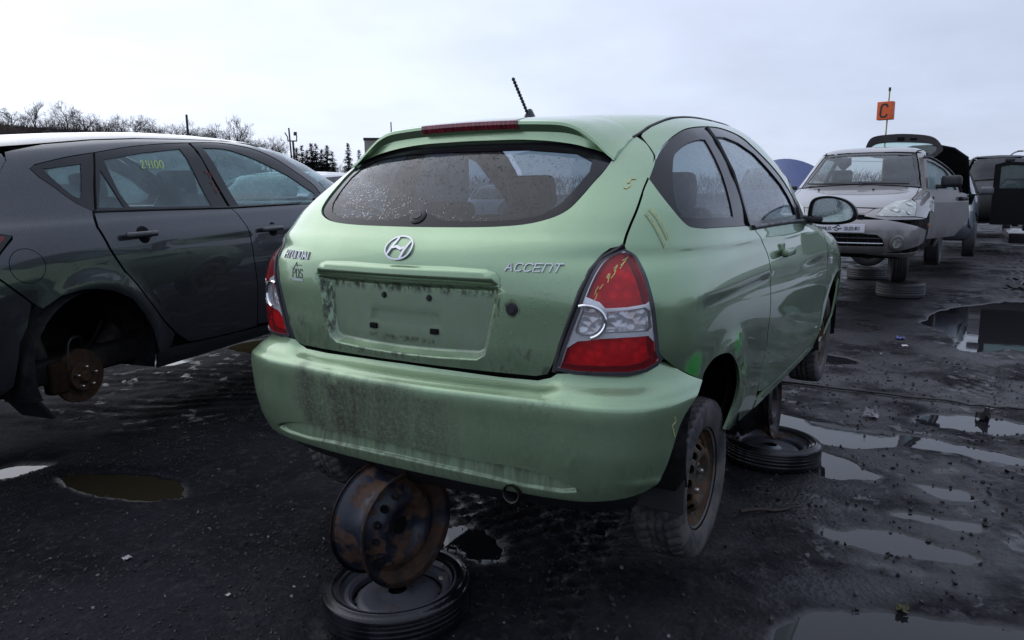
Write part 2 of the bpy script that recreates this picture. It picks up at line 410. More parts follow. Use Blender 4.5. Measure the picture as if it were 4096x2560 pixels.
# ------------------------------------------------------------------ strokes: lettering and marks that lie on a surface
G = {'A': [[(0, 0), (.5, 1), (1, 0)], [(.2, .38), (.8, .38)]], 'C': [[(1, .85), (.75, 1), (.25, 1), (0, .75), (0, .25), (.25, 0), (.75, 0), (1, .15)]],
 'E': [[(1, 1), (0, 1), (0, 0), (1, 0)], [(0, .52), (.8, .52)]], 'N': [[(0, 0), (0, 1), (1, 0), (1, 1)]], 'T': [[(0, 1), (1, 1)], [(.5, 1), (.5, 0)]],
 'H': [[(0, 0), (0, 1)], [(1, 0), (1, 1)], [(0, .5), (1, .5)]], 'Y': [[(0, 1), (.5, .5), (1, 1)], [(.5, .5), (.5, 0)]],
 'U': [[(0, 1), (0, .2), (.2, 0), (.8, 0), (1, .2), (1, 1)]], 'D': [[(0, 0), (0, 1), (.65, 1), (1, .7), (1, .3), (.65, 0), (0, 0)]], 'I': [[(.5, 0), (.5, 1)]],
 'S': [[(1, .85), (.75, 1), (.25, 1), (0, .8), (.15, .56), (.85, .44), (1, .2), (.75, 0), (.25, 0), (0, .15)]], 'Z': [[(0, 1), (1, 1), (0, 0), (1, 0)]],
 'K': [[(0, 0), (0, 1)], [(1, 1), (.05, .48), (1, 0)]], 'M': [[(0, 0), (.1, 1), (.5, .3), (.9, 1), (1, 0)]], 'P': [[(0, 0), (0, 1), (.7, 1), (1, .78), (.7, .5), (0, .5)]],
 'n': [[(0, 0), (0, 1), (.8, 1), (1, .8), (1, 0)]], 'R': [[(0, 0), (0, 1), (.7, 1), (1, .78), (.7, .5), (0, .5)], [(.5, .5), (1, 0)]],
 '0': [[(.5, 1), (.12, .8), (0, .4), (.2, .05), (.6, 0), (.95, .3), (1, .7), (.8, .97), (.5, 1)]], '1': [[(.45, 1), (.5, 0)]],
 '2': [[(.1, .7), (.25, .97), (.6, 1), (.7, .7), (.3, .2), (.05, .05), (.3, 0), (.95, .05)]], '4': [[(.2, 1), (.1, .45), (.9, .5)], [(.75, .95), (.65, 0)]],
 '5': [[(1, 1), (.3, .95), (.2, .55), (.7, .6), (.9, .25), (.5, 0), (.1, .08)]], '9': [[(.9, .75), (.5, .55), (.2, .8), (.55, 1), (.9, .8), (.8, 0)]],
 '3': [[(.1, .95), (.7, 1), (.75, .7), (.35, .55), (.85, .4), (.75, .05), (.1, .05)]], '7': [[(0, 1), (.9, .95), (.4, 0)], [(.2, .45), (.85, .5)]], '-': [[(.1, .5), (.9, .5)]]}
def text_lines(txt, hgt, wid, gap, shear=0.):
    out = []; x = 0.
    for ch in txt:
        if ch == ' ': x += wid*.7; continue
        w = wid*(.35 if ch in 'I1' else 1)
        for pl in G[ch]: out.append([(x+p[0]*w+p[1]*hgt*shear, p[1]*hgt) for p in pl])
        x += w+gap
    return out
def strokes(name, lines, fmap, width, mat, parent, thick=.003, off=.0015, widths=None):
    """fmap(u, w) -> point, normal"""
    parts = []
    for li, pl in enumerate(lines):
        P = np.array(pl, float); closed = len(P) > 3 and np.allclose(P[0], P[-1])
        Q = [P[0]]
        for a, b in zip(P[:-1], P[1:]):
            k = max(1, int(np.hypot(*(b-a))/.012))
            Q += [a+(b-a)*t/k for t in range(1, k+1)]
        X = []; Nn = []
        for u, w in Q:
            p, n = fmap(u, w); X.append(p); Nn.append(n)
        X = np.array(X); Nn = np.array(Nn); T = np.gradient(X, axis=0)
        if closed: T[0] = T[-1] = X[1]-X[-2]
        T /= np.linalg.norm(T, axis=1)[:, None]+1e-12; Sd = np.cross(Nn, T); Sd /= np.linalg.norm(Sd, axis=1)[:, None]+1e-12
        wd = np.asarray(widths[li] if widths else width, float)/2
        wd = np.interp(np.linspace(0, 1, len(X)), np.linspace(0, 1, len(wd)), wd) if wd.ndim else np.full(len(X), float(wd))
        if not closed: X[0] -= T[0]*wd[0]*.6; X[-1] += T[-1]*wd[-1]*.6
        V = []; F = []
        for x, n, s_, w_ in zip(X, Nn, Sd, wd):
            b0_ = max(off*.2, off-.001); V += [x+s_*w_+n*b0_, x+s_*w_*.8+n*(off+thick), x-s_*w_*.8+n*(off+thick), x-s_*w_+n*b0_]
        for i in range(len(X)-1):
            a = 4*i; b = a+4
            for k in range(3): F.append((a+k, a+k+1, b+k+1, b+k))
        F += [(0, 3, 2, 1), (4*(len(X)-1)+0, 4*(len(X)-1)+1, 4*(len(X)-1)+2, 4*(len(X)-1)+3)]
        parts.append((V, F))
    V, F, _ = merge(parts); return sharp(mk(name, V, F, mat, parent), 40)
def on_rear(body, y0, z0, off=0.):
    def f(u, w):
        p, v = body.rear(y0-u, z0+w); n = body.N(np.array(p), np.array(v)); return body.S(p, v)+n*off, n
    return f
def on_side(body, x0, z0, off=0., sg=1):
    def f(u, w):
        p, v = body.side(x0+u, z0+w); n = body.N(np.array(p), np.array(v)); X = body.S(p, v)+n*off
        return X*[1, sg, 1], n*[1, sg, 1]
    return f
def on_front(body, y0, z0, off=0.):
    def f(u, w):
        p, v = body.front(y0+u, z0+w); n = body.N(np.array(p), np.array(v)); return body.S(p, v)+n*off, n
    return f
def on_plane(o, ux, uy):
    o = np.array(o, float); ux = np.array(ux, float); uy = np.array(uy, float); n = np.cross(ux, uy); n /= np.linalg.norm(n)
    return lambda u, w: (o+ux*u+uy*w, n)

# ------------------------------------------------------------------ shared materials
RUBBER = plain('rubber', (.022, .022, .026), .62, var=.35, bump=.25, bscale=140, spec=.35)
def tyre_mat(name, mud):
    m = M(name); f = m.math('MULTIPLY', m.ramp(m.noise(9, 5, .65), .38, .62), mud)
    c = m.mix(f, (.045, .044, .050), (.15, .135, .125))
    m.pbr(c, m.math('ADD', .5, m.math('MULTIPLY', f, .3)), normal=m.bump(m.noise(120, 3), .3, .003), spec=.4); return m.m
TYRE = tyre_mat('tyre_muddy', .75); TYRE_WET = tyre_mat('tyre_wet', .15)
m = M('tyre_shiny_wet'); m.pbr(m.mix(m.ramp(m.noise(11, 4), .4, .7), (.006, .006, .008), (.016, .016, .020)), m.ramp(m.noise(7, 3), .35, .65, .12, .42), normal=m.bump(m.noise(60, 3), .2, .003)); TYRE_GLOSS = m.m
BLACK = plain('black_plastic', (.018, .018, .02), .45, bump=.15, bscale=180)
BLACKGLOSS = plain('black_gloss', (.011, .011, .014), .12, var=.15)
VOID = plain('dark_inner', (.008, .008, .009), .8, spec=.15)
UNDER = plain('underbody', (.014, .012, .012), .75, var=.5, scale=9, bump=.4, bscale=40, spec=.2)
CLOTH = plain('seat_cloth', (.045, .047, .052), .9, var=.3, bump=.3, bscale=220, spec=.2)
LINER = plain('headliner', (.30, .30, .29), .9, var=.1)
CHROME = plain('chrome', (.78, .79, .82), .12, metal=1., var=.06)
SILVER = plain('silver_plastic', (.62, .62, .66), .28, metal=.85, var=.1)
YELLOW = plain('yellow_marker', (.60, .52, .20), .7, var=.2, scale=60)
YELLOWG = plain('yellow_green_marker', (.62, .72, .16), .7, var=.2, scale=60)
STEELNUT = plain('lug_nut_steel', (.55, .52, .48), .3, metal=.9, var=.3, scale=30)
RIM_MUD = rust('rim_muddy', (.06, .052, .042), .62, (.12, .065, .03), (.055, .038, .024), 11.)
RIM_RUST = rust('rim_rusty_black', (.016, .019, .030), .56, (.095, .048, .030), (.042, .025, .019), 9.)
RIM_DARK = rust('rim_dark', (.014, .014, .017), .34, (.10, .05, .025), (.03, .018, .012), 12.)
RIM_GREY = rust('rim_grey_wet', (.13, .135, .155), .18, (.12, .06, .03), (.06, .05, .045), 9., metal=.3)
ROTOR = rust('brake_rotor', (.03, .02, .014), .8, (.075, .034, .014), (.03, .016, .009), 16.)
ARCH = plain('arch_liner', (.013, .012, .012), .8, var=.6, scale=14, bump=.4, bscale=60, spec=.2)

# ------------------------------------------------------------------ wheels
def tyre_mesh(name, Ro, W, Rr, mat, seg=180, tread=True, nl=60, gd=.0085):
    """axis z, centred; outer face +z"""
    hw = W/2; prof = []
    prof += [(Rr-.006, -hw*.72), (Rr+.012, -hw*.86), (Rr+(Ro-Rr)*.35, -hw*.99), (Rr+(Ro-Rr)*.62, -hw), (Ro-.022, -hw*.95), (Ro-.010, -hw*.90)]
    na = 22
    for i in range(na+1):
        a = -1+2*i/na; prof.append((Ro-.006*abs(a)**3, a*hw*.84))
    prof += [(Ro-.010, hw*.90), (Ro-.022, hw*.95), (Rr+(Ro-Rr)*.62, hw), (Rr+(Ro-Rr)*.35, hw*.99), (Rr+.012, hw*.86), (Rr-.006, hw*.72)]
    P = np.array(prof); n = len(P); th = np.arange(seg)*2*math.pi/seg
    A = P[:, 1]/hw; rad = np.repeat(P[:, 0][None], seg, 0)
    if tread:
        kk = th*nl/(2*math.pi)
        for j in range(n):
            if 4 <= j < n-4:
                a = A[j]
                groove = (abs(abs(a)-.30) < .055) or abs(a) < .02
                ph = (kk+a*1.2+(.5 if a > 0 else 0)) % 1.0
                lat = (ph < .17) & (abs(a) > .10)
                rad[:, j] -= np.where(groove | lat, gd, 0)
    V = np.stack([rad*np.cos(th)[:, None], rad*np.sin(th)[:, None], np.repeat(P[:, 1][None], seg, 0)], -1).reshape(-1, 3)
    F = [(k*n+i, ((k+1) % seg)*n+i, ((k+1) % seg)*n+i+1, k*n+i+1) for k in range(seg) for i in range(n-1)]
    me = bpy.data.meshes.new(name); me.from_pydata(V.tolist(), [], F); me.materials.append(mat)
    me.polygons.foreach_set('use_smooth', np.ones(len(F), bool)); me.update(); return me
def rim_mesh(name, Rr, W, mats, nh=12, hole=(.017, .012), holer=.70, nuts=4, disc_at=.55, flat=False, centre=.032, nutr=.30):
    """steel wheel, axis z, outer face +z; mats = metal, nut, dark"""
    hw = W/2; fl = .014
    prof = [(Rr+fl, hw-.004), (Rr+fl, hw), (Rr+fl-.006, hw+.002), (Rr+.002, hw-.010), (Rr-.004, hw-.030), (Rr-.018, hw*.55), (Rr*.84, hw*.30),
            (Rr*.84, -hw*.15), (Rr-.016, -hw*.45), (Rr-.004, -hw+.03), (Rr+.002, -hw+.01), (Rr+fl-.006, -hw-.002), (Rr+fl, -hw), (Rr+fl, -hw+.004)]
    thick = [(r-.005 if 3 < i < 10 else r, h) for i, (r, h) in enumerate(prof)]
    parts = [lathe_data(prof, 72)+(0,), lathe_data(thick, 72)+(0,)]
    ro = Rr*.86; circ = lambda c, a, b=None, k=16, ro_=0.: [(c[0]+a*math.cos(t)*math.cos(ro_)-(b or a)*math.sin(t)*math.sin(ro_), c[1]+a*math.cos(t)*math.sin(ro_)+(b or a)*math.sin(t)*math.cos(ro_)) for t in np.linspace(0, 2*math.pi, k, endpoint=False)]
    holes = [circ((0, 0), centre, k=28)]
    for k in range(nh):
        t = 2*math.pi*(k+.5)/nh; holes.append(circ((Rr*holer*math.cos(t), Rr*holer*math.sin(t)), hole[1], hole[0], 14, t))
    V2, T = cdt(circ((0, 0), ro, k=72), holes, (), .014)
    r = np.hypot(V2[:, 0], V2[:, 1])/ro
    if flat: zc = np.interp(r, [0, .25, .3, .8, .9, 1], [.012, .012, .0, .0, -.012, -.03])
    else: zc = np.interp(r, [0, .22, .42, .47, .58, .74, .88, 1], [-.004, -.004, .004, .026, .036, .030, .004, -.012])
    V3 = np.column_stack([V2, zc+hw*disc_at]); parts.append((V3.tolist(), [tuple(t) for t in T], 0))
    V4 = V3.copy(); V4[:, 2] -= .005; parts.append((V4.tolist(), [tuple(t[::-1]) for t in T], 0))
    for k in range(nuts):
        t = 2*math.pi*(k+.3)/nuts; c = (Rr*nutr*math.cos(t), Rr*nutr*math.sin(t)); z0 = hw*disc_at
        v, f = lathe_data([(0, .024), (.007, .023), (.0095, .018), (.0105, -.004)], 8); parts.append(([(a+c[0], b+c[1], e+z0) for a, b, e in v], f, 1))
    v, f = lathe_data([(0, -.012), (centre*1.25, -.012)], 24); parts.append(([(a, b, e+hw*disc_at) for a, b, e in v], f, 2))
    v, f = lathe_data([(0, -.03), (ro*.95, -.034)], 40)
    if nuts: parts.append(([(a, b, e+hw*disc_at-.03) for a, b, e in v], f, 2))
    V, F, FM = merge(parts); me = bpy.data.meshes.new(name); me.from_pydata(V, [], F)
    for q in mats: me.materials.append(q)
    me.polygons.foreach_set('material_index', np.array(FM, dtype=np.int32)); me.polygons.foreach_set('use_smooth', np.ones(len(F), bool)); me.update()
    bm = bmesh.new(); bm.from_mesh(me); bm.normal_update()
    for e in bm.edges:
        if len(e.link_faces) == 2 and e.calc_face_angle(0) > R(40): e.smooth = False
    bm.to_mesh(me); bm.free(); return me
TYRE_ME = tyre_mesh('tyre', .295, .185, .182, TYRE, seg=220, nl=44, gd=.012); RIM_ME = rim_mesh('rim', .178, .150, [RIM_MUD, STEELNUT, VOID], nh=14, hole=(.016, .011), holer=.66)
TYRE_LO = tyre_mesh('tyre_plain', .30, .195, .19, TYRE_WET, seg=72, nl=36); RIM_LO = rim_mesh('rim_plain', .188, .155, [RIM_DARK, STEELNUT, VOID], nh=10)
SPARE_T = tyre_mesh('spare_tyre', .255, .118, .197, TYRE_GLOSS, seg=144, nl=72, gd=.0035); SPARE_R = rim_mesh('spare_rim', .192, .098, [RIM_GREY, STEELNUT, VOID], nh=16, hole=(.010, .006), holer=.76, nuts=0, disc_at=.10, flat=True)
RUST_R = rim_mesh('rusty_rim', .186, .165, [RIM_RUST, STEELNUT, VOID], nh=14, hole=(.015, .011), holer=.68, nuts=0)
DARK_R = rim_mesh('dark_rim', .186, .165, [RIM_DARK, STEELNUT, VOID], nh=12, hole=(.014, .011), holer=.70, nuts=0)
def wheel(parent, loc, side=-1, spin=0., lo=False, steer=0., name='wheel'):
    w = empty(name, loc, (0, 0, steer), parent)
    rot = (R(90) if side < 0 else R(-90), R(spin), 0)
    me_obj('tyre', TYRE_LO if lo else TYRE_ME, w, rot=rot); me_obj('rim', RIM_LO if lo else RIM_ME, w, rot=rot); return w
def standing_rim(loc, yaw, label, me, lean=0., spin=0., group=None):
    e = empty('steel_wheel_rim', loc, (0, 0, 0)); me_obj('rim', me, e, rot=(R(90)+lean, R(spin), yaw))
    return tag(e, label, 'wheel rim', group)
def lying_tyre(loc, label, lean=(0, 0), spin=0., spare=True, group=None):
    e = empty('spare_wheel', loc, (lean[0], lean[1], spin))
    me_obj('tyre', SPARE_T if spare else TYRE_LO, e); me_obj('rim', SPARE_R if spare else RIM_LO, e)
    return tag(e, label, 'tyre', group)

# ------------------------------------------------------------------ ground
LAT = {}; PC = {}
def vnoise(x, y, sc, seed):
    if seed not in LAT: LAT[seed] = np.random.default_rng(seed).random((256, 256))
    r = LAT[seed]; X = x*sc; Y = y*sc; i = np.floor(X).astype(int); j = np.floor(Y).astype(int); u = X-i; w = Y-j
    u = u*u*(3-2*u); w = w*w*(3-2*w); g = lambda a, b: r[a % 256, b % 256]
    return (g(i, j)*(1-u)+g(i+1, j)*u)*(1-w)+(g(i, j+1)*(1-u)+g(i+1, j+1)*u)*w
def fbm(x, y, sc, oct_, seed, rough=.5):
    t = 0; a = 1; n = 0
    for k in range(oct_): t = t+a*vnoise(x, y, sc*2**k, seed+k); n += a; a *= rough
    return t/n-.5
WATER = -.012
PUDDLES = [  # outlines on the ground, depth
 ([(6.56, -1.24), (7.6, -1.35), (8.33, -1.66), (9.02, -2.4), (9.0, -3.6), (5.2, -3.4), (5.3, -2.07), (5.1, -1.56), (6.01, -1.47)], .05),
 ([(2.32, -.55), (2.3, -.9), (2.26, -1.5), (2.10, -2.0), (2.0, -1.9), (2.03, -1.38), (1.9, -1.07), (2.02, -.6)], .045),
 ([(1.68, -.88), (1.64, -1.12), (1.50, -1.32), (1.40, -1.25), (1.34, -1.0), (1.4, -.7), (1.6, -.7)], .04),
 ([(.66, -1.10), (.80, -1.41), (.78, -1.60), (.70, -1.72), (.60, -1.58), (.57, -1.33)], .04),
 ([(-.02, -1.15), (.10, -1.38), (.22, -1.85), (.2, -2.3), (-.5, -2.2), (-.5, -1.2), (-.22, -1.1)], .045),
 ([(2.52, -1.30), (2.88, -1.52), (2.90, -2.0), (2.70, -2.1), (2.48, -1.69)], .03),
 ([(1.46, -1.42), (1.48, -1.68), (1.31, -1.70), (1.32, -1.5)], .03), ([(1.05, -1.40), (1.12, -1.72), (.97, -1.70), (.96, -1.5)], .03),
 ([(-.85, 2.80), (-.62, 2.82), (-.48, 2.62), (-.58, 2.52), (-.84, 2.58)], .022), ([(-.62, 2.45), (-.31, 1.92), (-.45, 1.58), (-.62, 1.7), (-.70, 2.05)], .03),
 ([(1.25, 4.5), (1.5, 4.4), (1.45, 4.15), (1.2, 4.2)], .022), ([(2.0, 4.4), (2.6, 4.4), (2.6, 3.8), (2.0, 3.8)], .03),
 ([(-.14, .32), (.0, .14), (-.12, -.06), (-.32, .0)], .024), ([(4.2, -.9), (4.5, -.5), (4.3, -.1), (3.9, -.4)], .025), ([(9.6, -2.6), (11.5, -2.4), (11.5, -3.4), (9.6, -3.4)], .035)]
def ground_h(x, y):
    h = .030*fbm(x, y, .55, 3, 11)+.020*fbm(x, y, 2.2, 3, 21)+.010*fbm(x, y, 9., 3, 31)+.012
    h = h+(.020*fbm(x*4.2, y*1.0, 1.0, 3, 46)-.005)*sstep(-y+.25*x, .3, .9)*sstep(x, -1.2, -.6)
    h = h+.006*fbm(x*1., y*1., 34., 2, 41)*sstep(fbm(x, y, 1.3, 2, 51), -.15, .15)
    # wheel ruts that curve across the yard, with tread blocks pressed into them
    for (ax, bx, cx, w) in ((-.9, .10, -.55, .13), (.15, .03, .35, .12), (1.1, -.05, -1.9, .16), (3.2, .06, -2.6, .2)):
        yc = cx+.35*np.sin((x-ax)*.45)+bx*(x-ax); d = (y-yc)/w; rr = np.exp(-d**4)
        tr = (np.sin(x*62)*np.sign(np.sin(y*48+np.floor(x*10)*1.3))); h = h-rr*(.010+.004*np.clip(tr*3, -1, 1))+.006*np.exp(-((np.abs(d)-1.15)/.25)**2)
    # pressed tread pattern beside the near support and under the dark car
    k = np.exp(-(((x+.02)/.45)**2+((y-.25)/.5)**2)**2); h = h+k*.007*np.clip(4*np.sin(x*44+y*8)*np.sin(y*52-x*10), -1, 1)
    k = np.exp(-(((x-.7)/1.0)**2+((y-3.4)/.9)**2)**2); h = h+k*.007*np.clip(2.0*np.sin(x*30+y*19+9*fbm(x, y, 1.6, 2, 66))*np.clip(1.5+6*fbm(x, y, 2.6, 2, 67), 0, 1)+fbm(x, y, 7., 2, 61)*4, -1, 1)
    n = fbm(x, y, 3.2, 4, 71)*.40+fbm(x, y, 11., 3, 81)*.22
    pt = np.stack([x.ravel(), y.ravel()], 1)
    for ip, (poly, dp) in enumerate(PUDDLES):
        if ip not in PC: PC[ip] = crs(poly, 5, True)
        P = PC[ip]; lo = P.min(0)-.6; hi = P.max(0)+.6
        m_ = (pt[:, 0] > lo[0]) & (pt[:, 0] < hi[0]) & (pt[:, 1] > lo[1]) & (pt[:, 1] < hi[1])
        if not m_.any(): continue
        sub = pt[m_]; sd = segdist(sub, P)*np.where(inpoly(sub, P), 1, -1)
        hf = h.ravel(); hf[m_] = hf[m_]*(1-.6*sstep(sd, -.1, .1))-dp*sstep(sd+n.ravel()[m_]*.30, -.06, .11); h = hf.reshape(h.shape)
    # firm level spots under the supports
    for (cx, cy, r0) in ((-.73, .044, .27), (1.452, -.735, .27), (8.69, -.85, .35)):
        k = np.exp(-(np.hypot(x-cx, y-cy)/r0)**6); h = h*(1-k)
    far = sstep(np.hypot(x-CAM[0], y-CAM[1]), 14, 40); return h*(1-far)
def axis_pts(a, b, h0, lo, hi, g=1.09):
    xs = list(np.arange(a, b, h0)); s = h0
    while xs[-1] < hi: s = min(s*g, 25); xs.append(xs[-1]+s)
    s = h0; left = [xs[0]]
    while left[-1] > lo: s = min(s*g, 25); left.append(left[-1]-s)
    return np.array(left[:0:-1]+xs)
gx = axis_pts(-1.7, 4.2, .022, -120, 320, 1.03); gy = axis_pts(-2.6, 4.2, .022, -260, 320, 1.04)
XX, YY = np.meshgrid(gx, gy, indexing='ij'); ZZ = ground_h(XX, YY)
nx, ny = XX.shape; ii = np.arange(nx*ny).reshape(nx, ny)
GF = np.stack([ii[:-1, :-1], ii[1:, :-1], ii[1:, 1:], ii[:-1, 1:]], -1).reshape(-1, 4)
m = M('wet_mud_gravel'); gv = m.n('ShaderNodeNewGeometry').outputs['Position']; ns = lambda s_, d_=4, r_=.6: m.noise(s_, d_, r_, vec=gv)
c = m.mix(m.ramp(ns(.8, 5), .35, .65), (.0082, .0077, .0102), (.0175, .0165, .0212))
c = m.mix(m.ramp(ns(26, 4, .7), .50, .72), c, (.036, .033, .036)); c = m.mix(m.ramp(ns(60, 3), .60, .74), c, (.005, .0046, .005))
zg = m.n('ShaderNodeSeparateXYZ'); m.L(gv, zg.inputs[0]); damp = m.ramp(zg.outputs[2], WATER-.002, WATER+.017, 1., 0.)
c = m.mix(m.math('MULTIPLY', damp, .6), c, (.0075, .0068, .0078))
xg = m.math('SUBTRACT', m.math('MULTIPLY', zg.outputs[1], -1.), .2); lane = m.ramp(m.math('ADD', xg, m.math('MULTIPLY', zg.outputs[0], .12)), -.6, 1.0, .10, .70)
wet = m.math('MAXIMUM', m.math('MULTIPLY', m.ramp(ns(1.6, 5, .62), .36, .60), lane), damp)
pock = m.math('MULTIPLY', m.ramp(ns(7.5, 4, .6), .55, .63), m.math('MULTIPLY', m.ramp(ns(1.1, 3), .38, .58), m.ramp(zg.outputs[0], -.5, .6, .0, 1.)))
wet = m.math('MAXIMUM', wet, pock); damp = m.math('MAXIMUM', damp, m.math('MULTIPLY', pock, .9))
hgt = m.math('ADD', m.math('MULTIPLY', ns(75, 5, .7), .6), m.math('MULTIPLY', m.voro(48, vec=gv), .6))
rg = m.math('SUBTRACT', .80, m.math('MULTIPLY', wet, .52))
bmp_ = m.n('ShaderNodeBump'); bmp_.inputs['Distance'].default_value = .009; m.L(hgt, bmp_.inputs['Height']); m.L(m.math('SUBTRACT', 1., m.math('MULTIPLY', damp, .75)), bmp_.inputs['Strength'])
m.pbr(c, rg, spec=m.math('ADD', .06, m.math('MULTIPLY', wet, .46)), normal=bmp_.outputs[0]); GROUND = m.m
gme = bpy.data.meshes.new('ground'); gme.from_pydata(np.stack([XX, YY, ZZ], -1).reshape(-1, 3).tolist(), [], GF.tolist()); gme.materials.append(GROUND)
gme.polygons.foreach_set('use_smooth', np.ones(len(GF), bool)); gme.update()
ground = link(bpy.data.objects.new('ground', gme)); tag(ground, 'dark wet mud and gravel of the scrapyard', kind='structure')
m = M('puddle_water'); gv2 = m.n('ShaderNodeNewGeometry').outputs['Position']; wy = m.n('ShaderNodeSeparateXYZ'); m.L(gv2, wy.inputs[0])
m.pbr(m.mix(m.ramp(wy.outputs[1], .8, 1.6), (.016, .016, .019), (.034, .027, .015)), .025, spec=.5, ior=1.33, normal=m.bump(m.noise(9, 3, vec=gv2), .02, .01)); WATERM = m.m
mk('water', [(-3, -6, WATER), (16, -6, WATER), (16, 8, WATER), (-3, 8, WATER)], [(0, 1, 2, 3)], WATERM); bpy.data.objects['water']['kind'] = 'structure'
tag(bpy.data.objects['water'], 'shallow rain puddles lying in the ruts')

# loose stones and clods: too many to count
def stones(name, n, area, smin, smax, mat, label, seed, bias=None):
    r = np.random.default_rng(seed); base = np.array([(1, 0, 0), (-1, 0, 0), (0, 1, 0), (0, -1, 0), (0, 0, 1), (0, 0, -1)], float)
    fc = [(0, 2, 4), (2, 1, 4), (1, 3, 4), (3, 0, 4), (2, 0, 5), (1, 2, 5), (3, 1, 5), (0, 3, 5)]
    x = r.uniform(area[0], area[1], n*2); y = r.uniform(area[2], area[3], n*2); keep = fbm(x, y, 1.7, 3, seed+5)+.5 > r.random(n*2)*1.0
    x, y = x[keep][:n], y[keep][:n]; z = ground_h(x.copy(), y.copy()); V = []; F = []
    for a, b, c_ in zip(x, y, z):
        if c_ < WATER-.004: continue
        s_ = smin+(smax-smin)*r.random()**3.0; A = r.normal(size=(3, 3)); Q, _ = np.linalg.qr(A)
        p = (base*r.uniform(.65, 1.25, (6, 1))*[1, .8, .6])@Q*s_+[a, b, c_+s_*.25]; k = len(V); V += p.tolist(); F += [tuple(i+k for i in f) for f in fc]
    o = mk(name, V, F, mat, smooth=False); return tag(o, label, 'gravel', kind='stuff')
m = M('stone'); ob = m.n('ShaderNodeNewGeometry').outputs['Random Per Island']
m.pbr(m.mix(m.ramp(ob, .945, 1.0), m.mix(ob, (.012, .0105, .011), (.036, .033, .034)), (.20, .19, .19)), .55, spec=.4); STONE = m.m
stones('gravel', 14000, (-1.7, 1.4, -.4, 2.6), .0018, .011, STONE, 'loose wet gravel strewn over the near ground', 101)
stones('mud_clods', 4200, (-.6, 4.6, -2.6, -.2), .002, .017, STONE, 'dark mud clods scattered between the puddles', 131)

# ================================================================== the green hatchback
RAISE = .27
ACC = Body(.7, [(0.16, -0.62, 3.1, 0.79, 4.5, 7), (0.24, -0.69, 3.22, 0.82, 6, 8), (0.38, -0.715, 3.28, 0.85, 6.4, 9), (0.55, -0.725, 3.28, 0.865, 7, 9), (0.7, -0.738, 3.22, 0.878, 7.5, 8), (0.82, -0.738, 3.1, 0.872, 7.5, 7), (0.91, -0.732, 2.85, 0.862, 6.8, 5), (0.97, -0.716, 2.4, 0.846, 5.6, 4.5), (1.01, -0.684, 2.16, 0.836, 6, 4.3), (1.08, -0.618, 2.03, 0.822, 6, 4.3), (1.2, -0.485, 1.91, 0.784, 4.9, 4.3), (1.31, -0.345, 1.66, 0.73, 3.9, 4.1), (1.389, -0.2, 1.42, 0.678, 3.4, 3.7), (1.435, -0.02, 1.22, 0.62, 3.1, 3.2), (1.457, 0.2, 1.05, 0.52, 2.8, 2.8), (1.473, 0.45, 0.87, 0.3, 2.4, 2.4), (1.479, 0.7, 0.7, 0.001, 2, 2)],
 ([0, 1., 1.2, 1.35, 1.43], [.06, .06, .05, .03, 0.]))
BMP = Body(.7, [(0.16, -0.66, 3.2, 0.81, 6.875, 5), (0.21, -0.715, 3.2, 0.845, 7.5, 5), (0.26, -0.75, 3.2, 0.87, 8.125, 5), (0.33, -0.765, 3.2, 0.888, 8.75, 5), (0.42, -0.772, 3.2, 0.898, 9.375, 5), (0.5, -0.774, 3.2, 0.903, 9.375, 5), (0.545, -0.77, 3.2, 0.902, 9.375, 5), (0.575, -0.752, 3.2, 0.894, 9, 5), (0.61, -0.722, 3.2, 0.878, 7.75, 5), (0.66, -0.715, 3.2, 0.868, 7, 5)],
 ([0, 1], [.055, .055]))
GREEN = (.290, .425, .250)
def d_hatch(m, x, y, z):
    n1 = m.ramp(m.noise(17, 7, .72, stretch=(1, 1, .55)), .44, .60); n2 = m.ramp(m.noise(34, 6, .72, stretch=(1, 1, .6)), .42, .60)
    lo = m.math('MULTIPLY', m.band(z, .60, .735, .03), m.math('MAXIMUM', m.band(y, .37, .60, .04), m.math('MULTIPLY', m.band(y, -.58, -.33, .04), m.ramp(z, .69, .74, 1., 0.))))
    a = m.math('MULTIPLY', lo, n1)
    rim_l = m.math('MULTIPLY', m.band(y, .315, .365, .006), m.band(z, .66, .87, .02)); rim_r = m.math('MULTIPLY', m.band(y, -.375, -.335, .008), m.band(z, .74, .87, .03))
    top = m.math('MULTIPLY', m.band(z, .845, .88, .012), m.band(y, -.37, .33, .01)); low = m.math('MULTIPLY', m.band(z, .680, .700, .006), m.band(y, -.16, .15, .02))
    bot = m.math('MULTIPLY', m.band(z, .625, .650, .008), m.band(y, -.1, .3, .05))
    b = m.math('MULTIPLY', m.math('MAXIMUM', m.math('MAXIMUM', rim_l, rim_r), m.math('MAXIMUM', m.math('MAXIMUM', top, bot), low)), n2)
    key = m.n('ShaderNodeVectorMath', operation='DISTANCE'); m.L(m.tc.outputs['Object'], key.inputs[0]); key.inputs[1].default_value = (-.704, -.412, .817)
    k = m.math('MULTIPLY', m.ramp(key.outputs['Value'], .022, .036, 1., 0.), m.ramp(n2, 0., 1., .45, 1.))
    wide = m.math('MULTIPLY', m.ramp(z, .62, .84, 1., 0.), m.ramp(m.noise(8, 5, .65, stretch=(1, 1, .45)), .30, .72, .0, .42))
    return m.math('MAXIMUM', wide, m.math('MULTIPLY', m.math('MAXIMUM', m.math('MAXIMUM', a, b), k), .85))
